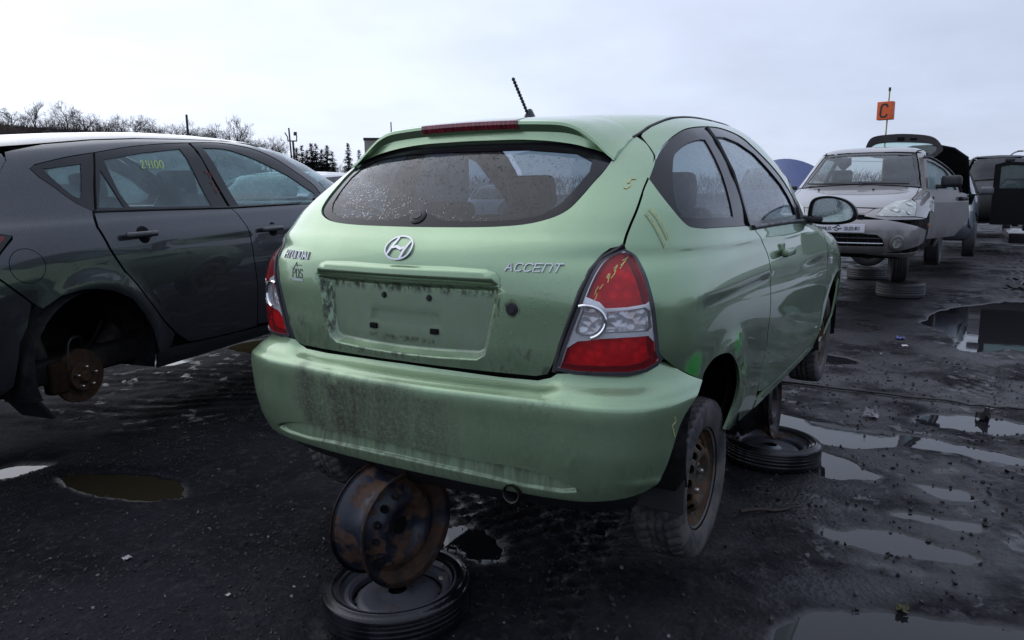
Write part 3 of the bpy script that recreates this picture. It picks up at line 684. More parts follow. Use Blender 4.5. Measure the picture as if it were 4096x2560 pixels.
def film_plate(m, x, y, z):
    w = m.math('ADD', y, m.math('MULTIPLY', m.math('SUBTRACT', m.noise(30, 4, .7), .5), .03)); u = m.math('ADD', z, m.math('MULTIPLY', m.math('SUBTRACT', m.noise(26, 4, .7), .5), .03))
    return m.math('MULTIPLY', m.math('MULTIPLY', m.band(w, -.325, .325, .008), m.band(u, .662, .856, .008)), m.ramp(m.noise(20, 5, .65, stretch=(1, 1, .5)), .25, .65, .35, .70)), (.27, .33, .25)
def d_bump(m, x, y, z):
    st = m.noise(11, 6, .70, stretch=(1, 1, .16)); warp = m.math('MULTIPLY', m.math('SUBTRACT', m.noise(6, 5, .65), .5), .30); yw = m.math('ADD', y, warp); zw = m.math('ADD', z, m.math('MULTIPLY', warp, .25))
    grain = m.ramp(m.noise(85, 4, .7), .30, .62, .65, 1.); clean = m.ramp(m.noise(9, 3, .5), .24, .34, .25, 1.); scr = m.ramp(m.noise(26, 3, .6, stretch=(1, .45, 1.6), dist=2.5), .30, .38, .5, 1.)
    big = m.math('MULTIPLY', m.math('MULTIPLY', m.band(yw, -.27, .50, .13), m.band(zw, .330, .545, .024)), m.ramp(st, .25, .62, .55, 1.))
    big = m.math('MULTIPLY', m.math('MULTIPLY', m.math('MULTIPLY', big, grain), m.math('MULTIPLY', clean, scr)), m.ramp(y, -.25, .25, .72, 1.), clamp=True)
    p2 = m.math('MULTIPLY', m.math('MULTIPLY', m.band(yw, -.60, -.46, .04), m.band(zw, .37, .55, .04)), m.ramp(m.noise(52, 5, .7, stretch=(1, 1, .6)), .44, .60, .0, .55))
    p3 = m.math('MULTIPLY', m.math('MULTIPLY', m.band(yw, -.40, -.12, .08), m.band(zw, .35, .50, .05)), m.ramp(m.noise(44, 5, .7, stretch=(1, 1, .3)), .46, .62, .0, .55))
    run = m.math('MULTIPLY', m.math('MULTIPLY', m.band(y, -.60, .48, .10), m.band(z, .25, .348, .012)), m.ramp(m.noise(40, 4, .65, stretch=(1, 1, .08)), .36, .64, .30, .66))
    cor = m.math('MULTIPLY', m.math('MULTIPLY', m.band(yw, -.85, -.70, .03), m.band(z, .27, .40, .03)), m.ramp(m.noise(28, 3, .6, stretch=(1, 1, .2)), .52, .60, 0., .6))
    f = m.math('MAXIMUM', m.math('MAXIMUM', big, p2), m.math('MAXIMUM', p3, m.math('MAXIMUM', run, cor)))
    f = m.math('MAXIMUM', f, m.math('MULTIPLY', m.band(z, .2, .545, .01), m.ramp(m.noise(7, 5, .65, stretch=(1, 1, .4)), .30, .70, .02, .34)))
    return m.math('MAXIMUM', f, m.math('MULTIPLY', m.ramp(z, .24, .31, 1., 0.), m.ramp(st, .30, .6, .25, .8)))
PAINT = paint('green_paint', GREEN, low_dirt=.30, metal=.82)
PAINT_H = paint('green_paint_hatch', GREEN, dirt=d_hatch, metal=.82, dirt_col=(.034, .030, .023), film2=film_plate)
PAINT_B = paint('green_paint_bumper', GREEN, dirt=d_bump, dirt_col=(.040, .034, .025), rough=.38, metal=.82)
# the quarter panel: bright spray patches and rust round the wheel arch
m = M('green_paint_quarter'); x, y, z = m.xyz()
c = m.mix(m.ramp(m.noise(3.2, 4, .6), .3, .7), tuple(v*.93 for v in GREEN), tuple(v*1.05 for v in GREEN))
film = m.math('MULTIPLY', m.ramp(m.noise(9, 5, .65, stretch=(1, 1, .35)), .35, .7), m.ramp(z, .3, .8, .30, .0)); c = m.mix(film, c, (.035, .032, .026))
def blob(px_, pz_, r0, r1):
    dx = m.math('SUBTRACT', x, px_); dz = m.math('SUBTRACT', z, pz_); q = m.math('SQRT', m.math('ADD', m.math('MULTIPLY', dx, dx), m.math('MULTIPLY', dz, dz)))
    q = m.math('ADD', q, m.math('MULTIPLY', m.math('SUBTRACT', m.noise(14, 3), .5), .06)); return m.ramp(q, r0, r1, 1., 0.)
spray = m.math('MAXIMUM', blob(-.345, .615, .028, .075), blob(.085, .625, .02, .075)); spray = m.math('MAXIMUM', spray, m.math('MULTIPLY', blob(.22, .52, .02, .06), .7))
c = m.mix(spray, c, (.03, .36, .045))
rs = m.math('MULTIPLY', m.math('MAXIMUM', m.math('MAXIMUM', blob(-.215, .565, .012, .05), blob(.20, .52, .008, .035)), blob(.262, .42, .006, .05)), m.ramp(m.noise(45, 5, .7), .40, .55))
c = m.mix(rs, c, m.mix(m.noise(60, 3), (.05, .018, .008), (.15, .055, .018)))
m.pbr(c, m.math('ADD', .34, m.math('MULTIPLY', m.math('MAXIMUM', rs, m.math('MULTIPLY', spray, .5)), .5)), m.math('MULTIPLY', m.math('SUBTRACT', 1., m.math('MAXIMUM', rs, spray), clamp=True), .82), m.math('SUBTRACT', 1., rs, clamp=True), .018, normal=m.bump(rain_height(m, 85, 210), .10, .003)); PAINT_Q = m.m
GL_REAR = glass('rear_glass_wet', (.28, .34, .41), .025, .65, (.46, .52, .64), s1=95, s2=200)
GL_SIDE = glass('side_glass_wet', (.38, .46, .52), .09, .25, (.40, .48, .58), s1=110, s2=240)
FRIT = plain('glass_black_border', (.010, .009, .012), .12, var=.1, spec=.28)
LENS_R = lens('lens_red', (.95, .085, .10), .15, 60); LENS_C = lens('lens_clear', (.92, .93, .95), .25, 80); REFL = None; FRAMEW = plain('lamp_frame_bright', (.80, .80, .84), .18, metal=.45, var=.06); LAMPG = plain('lamp_rim_grey', (.065, .063, .07), .3, var=.15)
m = M('lamp_reflector'); m.pbr(m.mix(m.ramp(m.voro(34), .2, .6), (.95, .95, .97), (.62, .60, .60)), .35, .0, normal=m.bump(m.voro(34), .5, .012)); REFL = m.m

m = M('facet_reflector'); m.pbr(m.mix(m.ramp(m.noise(22, 2), .50, .62), (.95, .95, .97), (.80, .70, .66)), .22, .55, normal=m.bump(m.voro(44), .7, .014)); FACET = m.m
acc = empty('green_hatchback', (0, 0, RAISE)); tag(acc, 'pale green three-door hatchback with muddy rear bumper, propped up on rims and spare tyres', 'car')
# outlines on the right half (phi, v), traced on the body surface
h_edge = [(33.28, 11.31), (34.45, 11.08), (34.92, 10.81), (34.92, 10.55), (32.97, 10.07), (31.21, 9.63), (29.47, 9.02), (28.4, 8.39), (27.89, 7.8)]
h_lamp = [(26.58, 7.64), (25.63, 7.17), (24.98, 6.72), (24.23, 6.22), (23.56, 5.67), (22.88, 5.12), (22, 4.58), (21.31, 4.14), (20.62, 3.73)]
h_low = [(20.03, 3.5), (18.65, 3.44), (14.18, 3.44), (7.54, 3.45), (0, 3.46)]
hatch_half = [(0, 11.8), (11.74, 11.76), (23.44, 11.6)]+crs(h_edge, 5).tolist()+crs(h_lamp, 4).tolist()+h_low
HATCH = mir(hatch_half)
win_half = [(0, 11.3), (14.56, 11.26), (24.3, 11.13), (27.67, 10.86)]+crs([(28.19, 10.55), (26.78, 10.24), (24.9, 9.87), (23.15, 9.5), (21.69, 9.22), (19.63, 8.98), (16.91, 8.79), (13.54, 8.69), (8.7, 8.64), (0, 8.62)], 5).tolist()
WIN = mir(win_half)
rr = ACC.rear
plate = [rr(-.365, .878), rr(-.362, .839), rr(-.345, .771), rr(-.328, .702), rr(-.317, .670), rr(-.290, .655), rr(-.15, .650), rr(0, .648)]
plate_b = [rr(.15, .650), rr(.290, .655), rr(.317, .670), rr(.328, .702), rr(.345, .771), rr(.362, .839), rr(.365, .878)]
PLATE = plate+plate_b
SMALL = [rr(-.136, .781), rr(-.147, .772), rr(-.149, .748), rr(-.138, .738), rr(.132, .738), rr(.143, .748), rr(.141, .772), rr(.130, .781)]
def pz(poly): return np.array([ACC.S(*p)[1:] for p in poly])
PLq, SMq = pz(PLATE), pz(SMALL)
def disp_hatch(p, v, X):
    q = X[..., 1:].reshape(-1, 2); s = segdist(q, PLq)*np.where(inpoly(q, PLq), 1, -1); d_ = -.032*sstep(s, -.004, .012)
    s2 = segdist(q, SMq)*np.where(inpoly(q, SMq), 1, -1); d_ = d_-.010*sstep(s2, -.002, .006)
    # soft shoulder below the window
    zz_ = X[..., 2].reshape(-1); d_ = d_+.004*np.exp(-((zz_-1.005)/.02)**2)
    return d_.reshape(np.shape(p))
hatch = panel('hatch', ACC, HATCH, PAINT_H, acc, holes=[WIN], loops=[ring_in(PLATE, -.004), PLATE, ring_in(PLATE, .006), ring_in(PLATE, .013), ring_in(SMALL, -.002), ring_in(SMALL, .006)], h=.021, disp=disp_hatch)
panel('window_border', ACC, ring_in(WIN, .004).tolist(), FRIT, hatch, holes=[mir([(0, 10.95), (13.57, 10.93), (22.3, 10.76), (24.79, 10.51), (24.35, 10.21), (22.57, 9.8), (20.71, 9.42), (18.56, 9.14), (15.36, 8.99), (10.6, 8.92), (5.37, 8.92), (3.73, 8.99), (2.18, 9.12), (0, 9.16)])], off=-.006, flange=.004, h=.03)
panel('window', ACC, ring_in(WIN, .010).tolist(), GL_REAR, hatch, off=-.009, flange=0, h=.04)
# wiper hole with its grommet, key, screws, clips
def disc(name, body, y, z, r, mat, parent, thick=.006, off=0., seg=20, ring=None):
    p, v = body.rear(y, z); n = body.N(np.array(p), np.array(v)); X = body.S(p, v)+n*off; q = Vector(n).to_track_quat('Z', 'Y')
    prof = [(0, thick), (r*.55, thick), (r*.6, thick*.6), (r*.82, thick*.6), (r, 0), (r, -.006)] if ring is None else [(ring, -.004), (ring, thick), (r*.95, thick), (r, 0), (r, -.004)]
    vv, ff = lathe_data(prof, seg); return sharp(mk(name, [tuple(q @ Vector(a)+Vector(X)) for a in vv], ff, mat, parent), 45)
disc('wiper_grommet', ACC, 0., 1.084, .030, BLACK, hatch, .008, -.003); disc('key_lock', ACC, -.412, .817, .020, BLACK, hatch, .007)
for yy in (.078, -.108): disc('plate_screw', ACC, yy, .830, .011, BLACK, hatch, .007, -.032)
for yy, z_ in ((.129, .7235), (-.126, .724)):
    p, v = rr(yy, z_); X = ACC.S(p, v)+ACC.N(np.array(p), np.array(v))*-.030; rbox('plate_clip', (.012, .030, .018), X, VOID, hatch, .003)
# handle bar above the plate
hb = [rr(0, .934), rr(-.2, .936), rr(-.325, .932), rr(-.356, .924), rr(-.370, .908), rr(-.374, .880), rr(-.2, .884), rr(0, .885)]
HB = mir(hb); HBq = pz(HB)
def disp_hb(p, v, X):
    q = X[..., 1:].reshape(-1, 2); s = segdist(q, HBq)*np.where(inpoly(q, HBq), 1, -1); return (.002+.014*sstep(s, 0, .014)).reshape(np.shape(p))
panel('handle_bar', ACC, HB, PAINT_H, hatch, h=.016, loops=[ring_in(HB, .006), ring_in(HB, .012)], disp=disp_hb, flange=.02)
# badge and lettering
t_ = np.linspace(0, 2*math.pi, 41); oval = [(.053*math.cos(a), .034*math.sin(a)) for a in t_]
hh = [[(-.040, -.021), (-.024, .008), (-.016, .028)], [(.040, .021), (.024, -.008), (.016, -.028)], [(-.028, -.002), (-.010, .003), (.010, -.003), (.028, .002)]]
strokes('emblem', [oval]+hh, on_rear(ACC, .003, .983), .008, SILVER, hatch, thick=.006, widths=[.007, [.007, .013, .010], [.007, .013, .010], [.006, .013, .013, .006]])
strokes('lettering', text_lines('HYUnDAI', .025, .0175, .0065, .10), on_rear(ACC, .580, .930), .0036, SILVER, hatch, thick=.004)['label'] = 'HYUNDAI lettering in silver'
strokes('lettering', text_lines('ACCEnT', .021, .0210, .0080, .30), on_rear(ACC, -.386, .929), .0045, SILVER, hatch, thick=.004)['label'] = 'ACCENT lettering in silver'
STICK = plain('grey_sticker', (.10, .13, .12), .5, var=.3, scale=80); STICKW = plain('pale_sticker', (.42, .46, .44), .5)
dec = strokes('sticker', text_lines('PDS', .030, .015, .006), on_rear(ACC, .516, .864), .004, STICK, hatch, thick=.0006, off=.0008); dec['label'] = 'PDS dealer sticker'
strokes('sticker', [[(0, 0), (.060, 0)]], on_rear(ACC, .519, .856), .009, STICKW, hatch, thick=.0006, off=.0008); strokes('sticker', [[(.004, 0), (.02, .022), (.024, .006)], [(.016, .012), (.05, .012)]], on_rear(ACC, .516, .896), .003, STICK, hatch, thick=.0006, off=.0008)
# spoiler with the high brake light
SPy = [0, .10, .20, .30, .37, .42, .455, .485, .515, .540, .560]
SPl = [(-.315, 1.399), (-.315, 1.398), (-.313, 1.396), (-.309, 1.391), (-.304, 1.384), (-.300, 1.368), (-.299, 1.347), (-.299, 1.325), (-.301, 1.299), (-.304, 1.279), (-.307, 1.265)]
secs = []
for s_ in (1, -1):
    for i, (yy, (lx, lz)) in enumerate(zip(SPy, SPl)):
        if s_ < 0 and i == 0: continue
        tx = np.interp(yy, [0, .40, .50, .56], [-.055, -.065, -.105, -.150]); p, v = ACC.top(tx, -yy); T_ = ACC.S(p, v)+ACC.N(np.array(p), np.array(v))*.003
        zu = np.interp(yy, [0, .25, .40, .50, .56], [1.335, 1.332, 1.312, 1.285, 1.258]); p, v = ACC.rear(-yy, zu); U_ = ACC.S(p, v)+ACC.N(np.array(p), np.array(v))*.004
        L_ = np.array([lx, -yy, lz]); mid = T_*.5+L_*.5+np.array([0, 0, .010*(1-yy/.6)])
        pts = [T_-[0, 0, .012], T_, T_*.75+L_*.25+[0, 0, .006], mid, T_*.2+L_*.8+[0, 0, .007], L_+[.012, 0, .004], L_+[.002, 0, 0], L_+[.0, 0, -.010], L_+[.010, 0, -.020*(1-(yy/.6)**3)-.003]]
        lo_ = pts[-1]; pts += [lo_*.6+U_*.4+[.012, 0, .004], lo_*.25+U_*.75+[.006, 0, 0], U_, U_+[.02, 0, .0]]
        pts = [np.array([q[0], q[1]*(1 if s_ > 0 else -1), q[2]]) for q in pts]
        secs.append((-yy*s_, pts))
secs.sort(key=lambda q: q[0]); ns_ = len(secs[0][1])
C_ = np.array([q[1] for q in secs]); C2 = np.stack([crs(C_[:, k], 4) for k in range(ns_)], 1); V = C2.reshape(-1, 3); nr_ = len(C2)
F = [(a*ns_+b, (a+1)*ns_+b, (a+1)*ns_+b+1, a*ns_+b+1) for a in range(nr_-1) for b in range(ns_-1)]+[tuple(range(ns_)), tuple(range((nr_-1)*ns_, nr_*ns_))[::-1]]
spo = sharp(mk('spoiler', V, F, PAINT, hatch), 38)
m = M('brake_light_red'); m.pbr(m.mix(m.ramp(m.noise(40, 3, stretch=(1, 3, .2)), .4, .6), (.10, .012, .018), (.28, .025, .035)), .18, 0, .8, normal=m.bump(m.noise(110, 1, stretch=(0, 1, 0)), .5, .004)); BRK = m.m
bl_y = np.linspace(-.205, .205, 22); parts = []; V = []; F = []
for k, yy in enumerate(bl_y):
    lx, lz = np.interp(abs(yy), SPy, [q[0] for q in SPl]), np.interp(abs(yy), SPy, [q[1] for q in SPl]); e_ = .5 if k in (0, 21) else 1
    V += [(lx+.016, yy, lz+.0085), (lx-.003*e_, yy, lz+.003), (lx-.005*e_, yy, lz-.010), (lx+.004, yy, lz-.025), (lx+.018, yy, lz-.027)]
for k in range(21): F += [(k*5+j, k*5+j+1, k*5+5+j+1, k*5+5+j) for j in range(4)]
sharp(mk('brake_light', V, F, BRK, hatch), 30)
# antenna
ab = Vector((.134, 0, 1.447)); at_ = Vector((.001, 0, 1.592))
v1, f1 = lathe_data([(.034, -.012), (.032, .004), (.026, .016), (.017, .030), (.010, .040), (0, .043)], 20)
v1 = [(a*1.25+.134, b*.62, c_+1.446) for a, b, c_ in v1]
rod = [tuple(ab.lerp(at_, t)) for t in np.linspace(.12, 1, 60)]; rr_ = [.0060+.0016*math.sin(k*1.25) for k in range(60)]; rr_[-1] = .004
v2, f2 = tube_data(rod, rr_, 8); V, F, _ = merge([(v1, f1), (v2, f2)]); sharp(mk('antenna', V, F, BLACK, acc), 60)
# roof and the black strip in the roof ditch
dit = [ACC.top(x_, -y_) for x_, y_ in ((-.147, .557), (-.092, .566), (-.025, .571), (.082, .578), (.19, .582), (.40, .588), (.65, .592), (.90, .588), (1.10, .578), (1.22, .562))]
front_e = [ACC.front(-y_, z_) for y_, z_ in ((.50, 1.405), (.3, 1.412), (0, 1.416))]
rh = [(0, 11.95), (12, 11.90), (24, 11.72)]+crs(dit, 4).tolist()+front_e
ROOF_R = rh+[(180, 15.95), (150, 15.95), (90, 15.95), (30, 15.95), (0, 15.95)]
panel('roof', ACC, rh+[(180, 15.97), (120, 15.97), (60, 15.97), (0, 15.97)], PAINT, acc, h=.045, flange=0); panel('roof', ACC, rh+[(180, 15.97), (120, 15.97), (60, 15.97), (0, 15.97)], PAINT, acc, h=.045, flange=0, mirror=True)
def on_body_line(pts, off): return [ACC.S(p, v)+ACC.N(np.array(p), np.array(v))*off for p, v in pts]
for sg in (1, -1):
    ln = np.array(on_body_line(crs(dit, 4), .0))*[1, sg, 1]; tube('roof_strip', ln, .005, BLACK, acc, 6)
# side: quarter panel with pillar and roof rail, door, front wing
DLO_t = crs([(32.67, 10.02), (34.5, 10.42), (38.22, 11), (43.41, 11.51), (50.54, 11.93), (62.07, 12.22), (77.3, 12.33), (94.2, 12.05), (104.3, 11.44), (112.9, 10.87), (119.8, 10.35), (124.8, 9.85), (128.3, 9.49), (134, 8.72), (137.5, 8.15)], 4).tolist()
DLO_b = [(70.4, 8.21), (53.84, 8.34), (44.21, 8.42)]+crs([(42.16, 8.43), (38.62, 8.56), (37.12, 8.78), (35.66, 9.15), (34.03, 9.58), (32.67, 10.02)], 4).tolist()[:-1]
DLO = DLO_t+[(120, 8.12), (95, 8.16)]+DLO_b
sd = ACC.side
arch_r = [(40.29, 3.04), (40.75, 3.19), (41.91, 3.33), (43.71, 3.43), (46.58, 3.44), (49.63, 3.34), (53.67, 3.12), (57.45, 2.81), (59.79, 2.49), (60.5, 2.18), (59.95, 1.86), (58.3, 1.58), (56.6, 1.25)]
lamp_o = [(28.15, 7.54), (29.31, 7.04), (29.98, 6.42), (30.54, 5.77), (30.98, 5.27), (31.34, 4.7), (31.61, 4.22), (31.78, 3.97), (32.3, 3.84)]
e1 = [(34.3, 11.36)]+[(p+.35, v) for p, v in crs(h_edge[1:], 5).tolist()]
bump_l = [(34.3, 3.58), (36.7, 3.35)]
door_r = [sd(.600, .305), sd(.575, .37), sd(.602, .435), sd(.622, .52), sd(.600, .62), sd(.582, .726), sd(.570, .80), sd(.556, .889), sd(.505, .945), sd(.43, 1.005)]
apil = [(142, 8.25), (139, 8.9), (133, 9.8), (126.5, 10.7), (119.5, 11.5), (112.5, 12.1)]
QUART = e1+[(p+.25, v) for p, v in crs(lamp_o, 4).tolist()]+bump_l+crs(arch_r, 4).tolist()+[sd(.245, .243), sd(.62, .232), sd(.62, .27)]+door_r+DLO_b+DLO_t+apil+[ACC.top(x_, -y_) for x_, y_ in ((1.22, .568), (1.10, .584), (.90, .594), (.65, .598), (.40, .594), (.19, .588), (.082, .584), (-.025, .577), (-.092, .572))]
def disp_side(p, v, X):
    x_, z_ = X[..., 0], X[..., 2]; zl = np.interp(x_, [-.51, -.406, -.21, .12, .5, .99, 1.66, 2.3], [.800, .812, .828, .830, .827, .82, .801, .785]); d_ = z_-zl
    cr = np.where(d_ > 0, np.exp(-(d_/.05)**2), np.exp(-(d_/.010)**2)); out = .006*cr*sstep(x_, -.54, -.34)*sstep(-x_, -2.45, -2.2)
    for cx in (-.005, 2.5): rr2 = np.hypot(x_-cx, z_-.33); out = out+.012*np.exp(-((rr2-.29)/.040)**2)*(z_ > .3)*(np.abs(x_-cx) < .40)
    zd = z_-np.interp(x_, [-.45, .2, 1.2, 2.], [.985, .975, .955, .93]); out = out+.004*np.exp(-(zd/.018)**2)*sstep(x_, -.5, -.3)*(z_ < 1.02)
    return out
FEND = [sd(2.06, .24), sd(2.075, .5), sd(2.07, .7), sd(2.045, .85), sd(2.0, .935)]+[sd(2.14, .925), sd(2.35, .90), sd(2.6, .87), sd(2.85, .82), sd(3.0, .72), sd(3.02, .55), sd(3.0, .38)]+[sd(2.5+.345*math.cos(a), .32+.335*math.sin(a)) for a in np.linspace(R(8), R(172), 22)]+[sd(2.12, .24)]
DOOR = [sd(.612, .312), sd(.588, .37), sd(.614, .435), sd(.634, .52), sd(.612, .62), sd(.594, .726), sd(.582, .80), sd(.568, .889), sd(.517, .945), sd(.445, 1.003), sd(.60, 1.007), sd(1.2, 1.0), sd(1.6, .985), sd(1.82, .965), sd(1.985, .935), sd(2.03, .85), sd(2.055, .7), sd(2.06, .5), sd(2.045, .30), sd(1.9, .275), sd(1.2, .272), sd(.75, .285)]
for mr in (False, True):
    q = panel('quarter_panel', ACC, QUART, PAINT_Q, acc, h=.028, disp=disp_side, mirror=mr)
    dr = panel('door', ACC, DOOR, PAINT, acc, h=.03, disp=disp_side, mirror=mr)
    panel('front_wing', ACC, FEND, PAINT, acc, h=.035, disp=disp_side, mirror=mr)
    panel('sill', ACC, [sd(.63, .232), sd(.63, .268), sd(.74, .277), sd(1.2, .264), sd(1.9, .267), sd(2.05, .245), sd(2.10, .232), sd(1.9, .225), sd(1.2, .222)], PAINT, acc, h=.03, off=.004, mirror=mr)
    CLQ = crs([(38.31, 10.32), (39.91, 10.67), (42.32, 10.91), (45.82, 11.15), (50.28, 11.32), (54.15, 11.37), (55.52, 11.14), (56.97, 8.96), (55.58, 8.85), (52.14, 8.81), (38.68, 8.93), (36.98, 9.11), (36.46, 9.44), (37.23, 9.95)], 4, True).tolist()
    CLD = [(62.7, 11.62), (72.9, 11.68), (86.3, 11.50), (99.9, 11.08), (109.7, 10.45), (118.4, 9.85), (123.6, 9.35), (125.6, 8.95), (126.5, 8.46), (95, 8.42), (70.1, 8.46)]
    DLOi = ring_in(DLO, .003).tolist()
    t_ = panel('window_trim', ACC, DLOi, FRIT, acc, holes=[CLQ, CLD], off=-.003, h=.035, mirror=mr)
    panel('quarter_window', ACC, ring_in(CLQ, -.008).tolist(), GL_SIDE, t_, off=-.007, flange=0, h=.05, mirror=mr); panel('window', ACC, ring_in(CLD, -.008).tolist(), GL_SIDE, dr, off=-.010, flange=0, h=.05, mirror=mr)
    ys = -1 if mr else 1
    ln = np.array(on_body_line([(61.6, 12.15), (62.5, 11.3), (64, 10.2), (66.2, 8.5), (67.2, 8.25)], .001))*[1, ys, 1]; tube('pillar_seal', ln, .006, BLACK, acc, 6)
    ln = np.array(on_body_line([sd(.40, 1.014), sd(.8, 1.012), sd(1.2, 1.007), sd(1.6, .992), sd(1.80, .974)], .004))*[1, ys, 1]; tube('belt_moulding', ln, .010, BLACK, dr, 8)
    # door handle: cup and grip
    p, v = sd(.83, .890); X = ACC.S(p, v)*[1, ys, 1]
    cup = rbox('handle_cup', (.085, .012, .090), X+[0, .002*ys, -.006], PAINT, dr, .006); hd = rbox('handle', (.185, .030, .034), X+[.015, -.026*ys, 0], PAINT, dr, .014)
    p, v = sd(2.165, .745); X = ACC.S(p, v)*[1, ys, 1]; rbox('side_marker', (.055, .014, .040), X+[0, -.002*ys, 0], plain('marker_clear%d' % mr, (.62, .60, .58), .2), acc, .006)
    # mirror
    mx, my, mz = 1.575, -.955*ys, 1.055
    mir_o = empty('door_mirror', (0, 0, 0), parent=acc)
    shell = []; 
    prof = [(0, -.118, -.048), (0, -.112, .030), (0, -.085, .060), (0, -.02, .068), (0, .05, .052), (0, .095, .018), (0, .112, -.020), (0, .100, -.052), (0, .05, -.070), (0, -.03, -.074), (0, -.09, -.068)]
    pr = crs([(b, c_) for a, b, c_ in prof], 4, True); V = []; F = []; kk = len(pr)
    for sx, xs in ((1.0, 0.), (1.04, .012), (1.02, .045), (.86, .085), (.5, .112), (.1, .12)):
        V += [(mx+xs, my-ys*(q[0]*sx), mz+q[1]*sx) for q in pr]
    for a in range(5): F += [(a*kk+b, a*kk+(b+1) % kk, (a+1)*kk+(b+1) % kk, (a+1)*kk+b) for b in range(kk)]
    F.append(tuple(range(5*kk, 6*kk))); sharp(mk('shell', V, F, BLACK, mir_o), 50)
    V = [(mx+.004, my-ys*q[0]*.84, mz+q[1]*.84) for q in pr]; V2 = [(mx+.012, my-ys*q[0]*.99, mz+q[1]*.99) for q in pr]
    m_gl = bpy.data.materials.get('mirror_glass')
    if m_gl is None:
        mm = M('mirror_glass'); mm.pbr((.55, .62, .62), .06, 1., normal=mm.bump(rain_height(mm, 110, 240), .5, .004)); m_gl = mm.m
    mk('mirror_glass', V, [tuple(range(kk))], m_gl, mir_o, smooth=False); mk('bezel', V+V2, [(b, (b+1) % kk, kk+(b+1) % kk, kk+b) for b in range(kk)], BLACK, mir_o)
    rbox('arm', (.075, .17, .040), (mx+.04, my+ys*.125, mz-.050), BLACK, mir_o, .015); 
    sail = [sd(1.42, 1.0), sd(1.42, 1.07), sd(1.50, 1.10), sd(1.57, 1.06), sd(1.66, 1.0), sd(1.60, .99)]
    panel('sail', ACC, sail, BLACK, mir_o, off=.004, h=.04, mirror=mr)
# bonnet, front and windscreen close the body
panel('bonnet', ACC, [ACC.front(-.78, .93), ACC.front(-.70, .97), ACC.front(-.4, .985), ACC.front(0, .987), ACC.front(.4, .985), ACC.front(.70, .97), ACC.front(.78, .93), ACC.front(.74, .80), ACC.front(.4, .74), ACC.front(0, .73), ACC.front(-.4, .74), ACC.front(-.74, .80)], PAINT, acc, h=.08)
panel('front_bumper', ACC, [(157, .2), (157, 4.2), (180, 4.1), (203, 4.2), (203, .2), (180, .1)], PAINT, acc, h=.08)
panel('windscreen', ACC, [(143.5, 8.4), (140, 9.1), (134, 10), (128, 10.9), (121, 11.7), (135, 12.3), (160, 12.6), (180, 12.65), (200, 12.6), (225, 12.3), (239, 11.7), (232, 10.9), (226, 10), (220, 9.1), (216.5, 8.4), (180, 8.25)], glass('windscreen_glass', (.62, .70, .70), .18, .25), acc, off=-.006, flange=0, h=.08)
# bumper
sc_t = [(0, 3.22), (7.75, 3.15), (13.15, 3.13), (17.29, 3.11), (20.25, 2.96), (22.44, 2.74), (23.63, 2.54)]; sc_b = [(23.23, 2.35), (21.73, 2.24), (17.27, 2.25), (13.04, 2.39), (7.26, 2.49), (0, 2.55)]
SCOOP = mir(crs(sc_t, 4).tolist()+sc_b); SCq = np.array([BMP.S(*p)[1:] for p in SCOOP])
def disp_bump(p, v, X):
    q = X[..., 1:].reshape(-1, 2); s = segdist(q, SCq)*np.where(inpoly(q, SCq), 1, -1); z_ = q[:, 1]; y_ = np.abs(q[:, 0])
    ztop = np.interp(y_, [0, .4, .6, .7], [.345, .345, .33, .30]); fall = np.clip((ztop-z_)/.075, 0, 1)
    o = -.030*sstep(s, -.001, .008)*(1-.8*fall)
    dz_ = z_-.550; o = o+.0045*np.where(dz_ > 0, np.exp(-(dz_/.010)**2), np.exp(-(dz_/.045)**2))
    # dished loading ledge between the corners, crease at the corner foot
    led = sstep(z_, .552, .60)*(1-sstep(y_, .50, .575)); o = o-.012*led
    o = o+.006*np.exp(-((z_-.318)/.012)**2)*sstep(y_, .74, .80)
    return o.reshape(np.shape(p))
b_top = [(0, 8), (7.77, 7.96), (14.44, 7.89), (18.8, 7.92), (20.27, 8.12), (21.06, 8.4), (23.23, 8.49), (26.14, 8.53), (28.97, 8.63), (31, 8.81), (32.09, 9.03), (32.72, 9.08), (34.58, 8.54), (36.94, 7.79), (38.95, 7.18)]
b_arch = [(37.76, 6.48), (34.98, 5.17), (33.51, 3.98), (32.56, 3.18), (31, 2.58), (28.54, 2.26), (26.18, 2.06), (22.53, 1.87), (13, 1.88), (7.06, 1.97), (0, 2.02)]
BUMP = mir(b_top+crs(b_arch, 3).tolist())
bum = panel('rear_bumper', BMP, BUMP, PAINT_B, acc, h=.020, loops=[ring_in(SCOOP, -.002), ring_in(SCOOP, .006), ring_in(SCOOP, .012)], disp=disp_bump, flange=.03)
panel('bumper_underside', BMP, mir([(0, 2.02), (12.43, 1.87), (22.22, 1.83), (28.08, 2.2), (30.37, 2.47), (30, .3), (0, .3)]), BLACK, bum, off=-.014, h=.05)
# tail lamps
lamp_i = [(20.96, 3.61), (21.7, 4.09), (22.98, 4.9), (23.85, 5.61), (24.89, 6.39), (26, 6.95), (27.68, 7.43)]
lamp_bt = [(31.67, 3.7), (30.43, 3.6), (28.64, 3.55), (25.58, 3.55), (22.98, 3.55)]
LAMP = crs(lamp_i, 4).tolist()+crs(lamp_o, 4).tolist()+lamp_bt
def clip(poly, fn): return [p for p in poly if fn(p)]
L1 = ring_in(LAMP, .013).tolist()
circ_l = [(24.15+2.1*math.cos(a), 4.76+.46*math.sin(a)) for a in np.linspace(0, 2*math.pi, 32, endpoint=False)]
up_lens = [(25.35, 5.36), (26.2, 5.30), (26.9, 5.10), (29.2, 5.12), (31.75, 5.17)]+[p for p in ring_in(crs(lamp_o, 4), .011).tolist() if p[1] > 5.25][::-1][:0]
def offs(line, dphi, dv=0.): return [(p+dphi, v+dv) for p, v in line]
